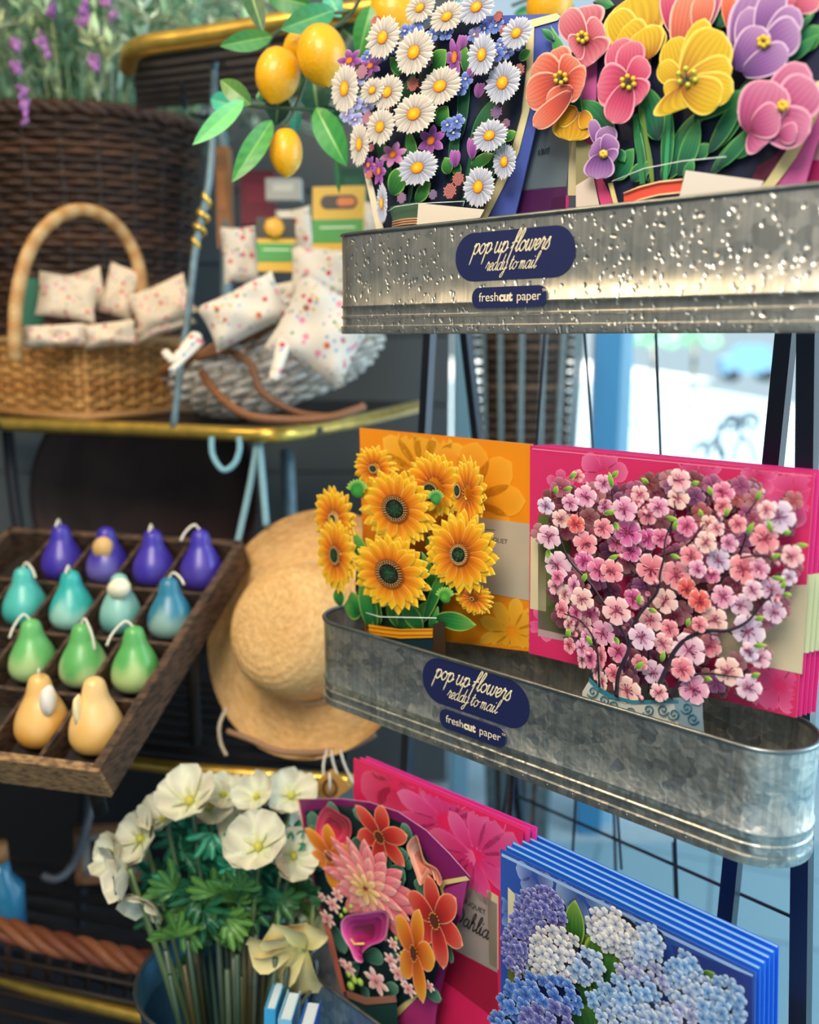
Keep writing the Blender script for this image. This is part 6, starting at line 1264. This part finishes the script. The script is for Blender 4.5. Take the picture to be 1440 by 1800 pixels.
for px, py, d, r, h_, lb_ in ((6, 1590, 1.5, .034, .13, 'blue glass bottle with a cork at the lower left edge'), (-30, 1600, 1.56, .034, .12, 'second blue glass bottle cut off by the left edge')):
    c = P(px, py, d); t = empty('blue_bottle', (c.x, c.y, c.z-.05), (0, 0, 0), lb_, 'bottle', 'blue bottles'); mb = MB()
    mb.lathe([(.001, 0), (r, 0), (r, h_*.62), (r*.5, h_*.8), (r*.42, h_), (.001, h_)], lin('#2f7ca4'), 20); mb.build('glass', attr_mat('blue_glass_%d' % px, .15, .5), t)
    mb = MB(); mb.lathe([(.001, h_), (r*.45, h_), (r*.42, h_+.03), (.001, h_+.03)], lin('#a8764a'), 12); mb.build('cork', M_attr, t)
mb = MB()
for s_ in range(4):
    cpts = smooth_path([P(*p) for p in ((-80, 1622, 1.42), (0, 1632, 1.4), (80, 1655, 1.38), (160, 1672, 1.37), (230, 1688, 1.36), (300, 1702, 1.35), (380, 1722, 1.35))], 14); pts = []
    for i, p in enumerate(cpts): a = i*.22+s_*PI/2; pts.append(p+Vector((0, math.cos(a), math.sin(a)))*.011)
    mb.tube(pts, .008, mixc(lin('#7c3c20'), lin('#9a5a34'), s_/3), 7)
mb2 = mb; wb = empty('wicker_hamper', P(100, 1720, 1.5), (0, 0, 0), 'red brown wicker hamper with a twisted rim at the bottom left', 'hamper'); world_part(mb2, 'twisted_rim', M_wick, wb)
mb = MB()
for k in range(12):
    p = P(-60+k*36, 1640+k*7.5, 1.40); mb.tube([p, p+Vector((-.05, .10, -.16))], .005, lin('#3a2418'), 6)
for k in range(4):
    mb.tube([P(-90, 1665+k*30, 1.42+k*.02), P(380, 1760+k*34, 1.37+k*.02)], .004, lin('#2c1c14'), 6)
world_part(mb, 'weave', M_wick, wb)
# ---- tall rattan basket by the window and garden scrollwork outside
p = P(925, 800, 2.25); tb = empty('rattan_basket', (p.x, p.y, 0), (0, 0, 0), 'tall brown rattan basket standing by the window behind the display stand', 'basket')
zb, zt = P(930, 1010, 2.25).z, P(930, 560, 2.25).z
xa_, xb_ = P(838, 560, 2.25).x, P(1000, 560, 2.25).x; r_t = (xb_-xa_)/2; off = (xa_+xb_)/2-p.x
mb = MB(); rows = 64
for j in range(rows):
    f = j/(rows-1); z = zt*f; s = .45+.55*f; cx_ = off*f; pts = []
    for i in range(30): a = 2*PI*i/30; sg = .006*(1 if (i+j) % 2 else -1); pts.append(Vector((cx_+(r_t*s+sg)*math.cos(a), (r_t*s+sg)*math.sin(a), z)))
    mb.tube(smooth_path(pts, 2, True), .0085, mixc(lin('#4a382c'), lin('#8a7260'), hashf(j, 3)), 6, closed=True)
mb.build('weave', M_wick, tb)
mb = MB(); mb.grid(24, 4, lambda i, j: ((off*j/3+(r_t*(.45+.55*j/3)-.006)*math.cos(2*PI*i/24), (r_t*(.45+.55*j/3)-.006)*math.sin(2*PI*i/24), zt*j/3), lin('#2a1e18')), closeu=True); mb.build('dark_liner', M_wick, tb)  # dark inner cone added so the weave gaps do not show bright
mb = MB()
for k in range(8):
    a = -PI/2+(k-3.5)*.38; mb.tube([Vector((off*f+(r_t*(.45+.55*f)+.022)*math.cos(a), (r_t*(.45+.55*f)+.022)*math.sin(a), zt*f)) for f in (0, .25, .5, .75, 1)], .006, lin('#7f9aa4'), 6)
mb.build('stakes', M_wick, tb)
dS = 4.6; sc = empty('scrollwork_chair', P(1270, 1000, dS), (0, 0, 0), 'grey wrought iron scrollwork chair back outside the window', 'chair')
def scroll(pts, r=.012):
    mb = MB(); mb.tube(smooth_path([P(x, y, dS) for x, y in pts], 6), r, lin('#3c505e'), 6); world_part(mb, 'scroll', M_attr, sc)
def spiral(cx_, cy_, r, a0, turns, sg=1): return [(cx_+r*(1-.8*t)*math.cos(a0+sg*turns*2*PI*t), cy_+r*(1-.8*t)*math.sin(a0+sg*turns*2*PI*t)) for t in [k/16 for k in range(17)]]
scroll(spiral(1286, 745, 17, .3, 1.5, -1)); scroll(spiral(1320, 742, 20, PI, 1.5)); scroll([(1265, 805), (1264, 775), (1268, 750), (1290, 726)]); scroll([(1218, 800), (1226, 780), (1240, 790), (1244, 812)]); scroll([(1240, 800), (1262, 780), (1274, 800), (1270, 815)])
scroll([(1290, 815), (1294, 785), (1308, 770), (1322, 785), (1328, 815)]); scroll([(1303, 728), (1300, 760), (1308, 770)]); scroll([(1262, 745), (1262, 765), (1245, 778), (1235, 775)])
for x in (1225, 1340):
    a = P(x, 800, dS); mb = MB(); mb.tube([a, Vector((a.x, a.y, 0))], .01, lin('#9fb4c0'), 6); world_part(mb, 'leg', M_attr, sc)
mb = MB(); a, b_ = P(1225, 850, dS), P(1340, 850, dS); mb.box(a.x, b_.x, a.y-.3, a.y, a.z-.02, a.z, lin('#9fb4c0')); world_part(mb, 'seat', M_attr, sc, False)
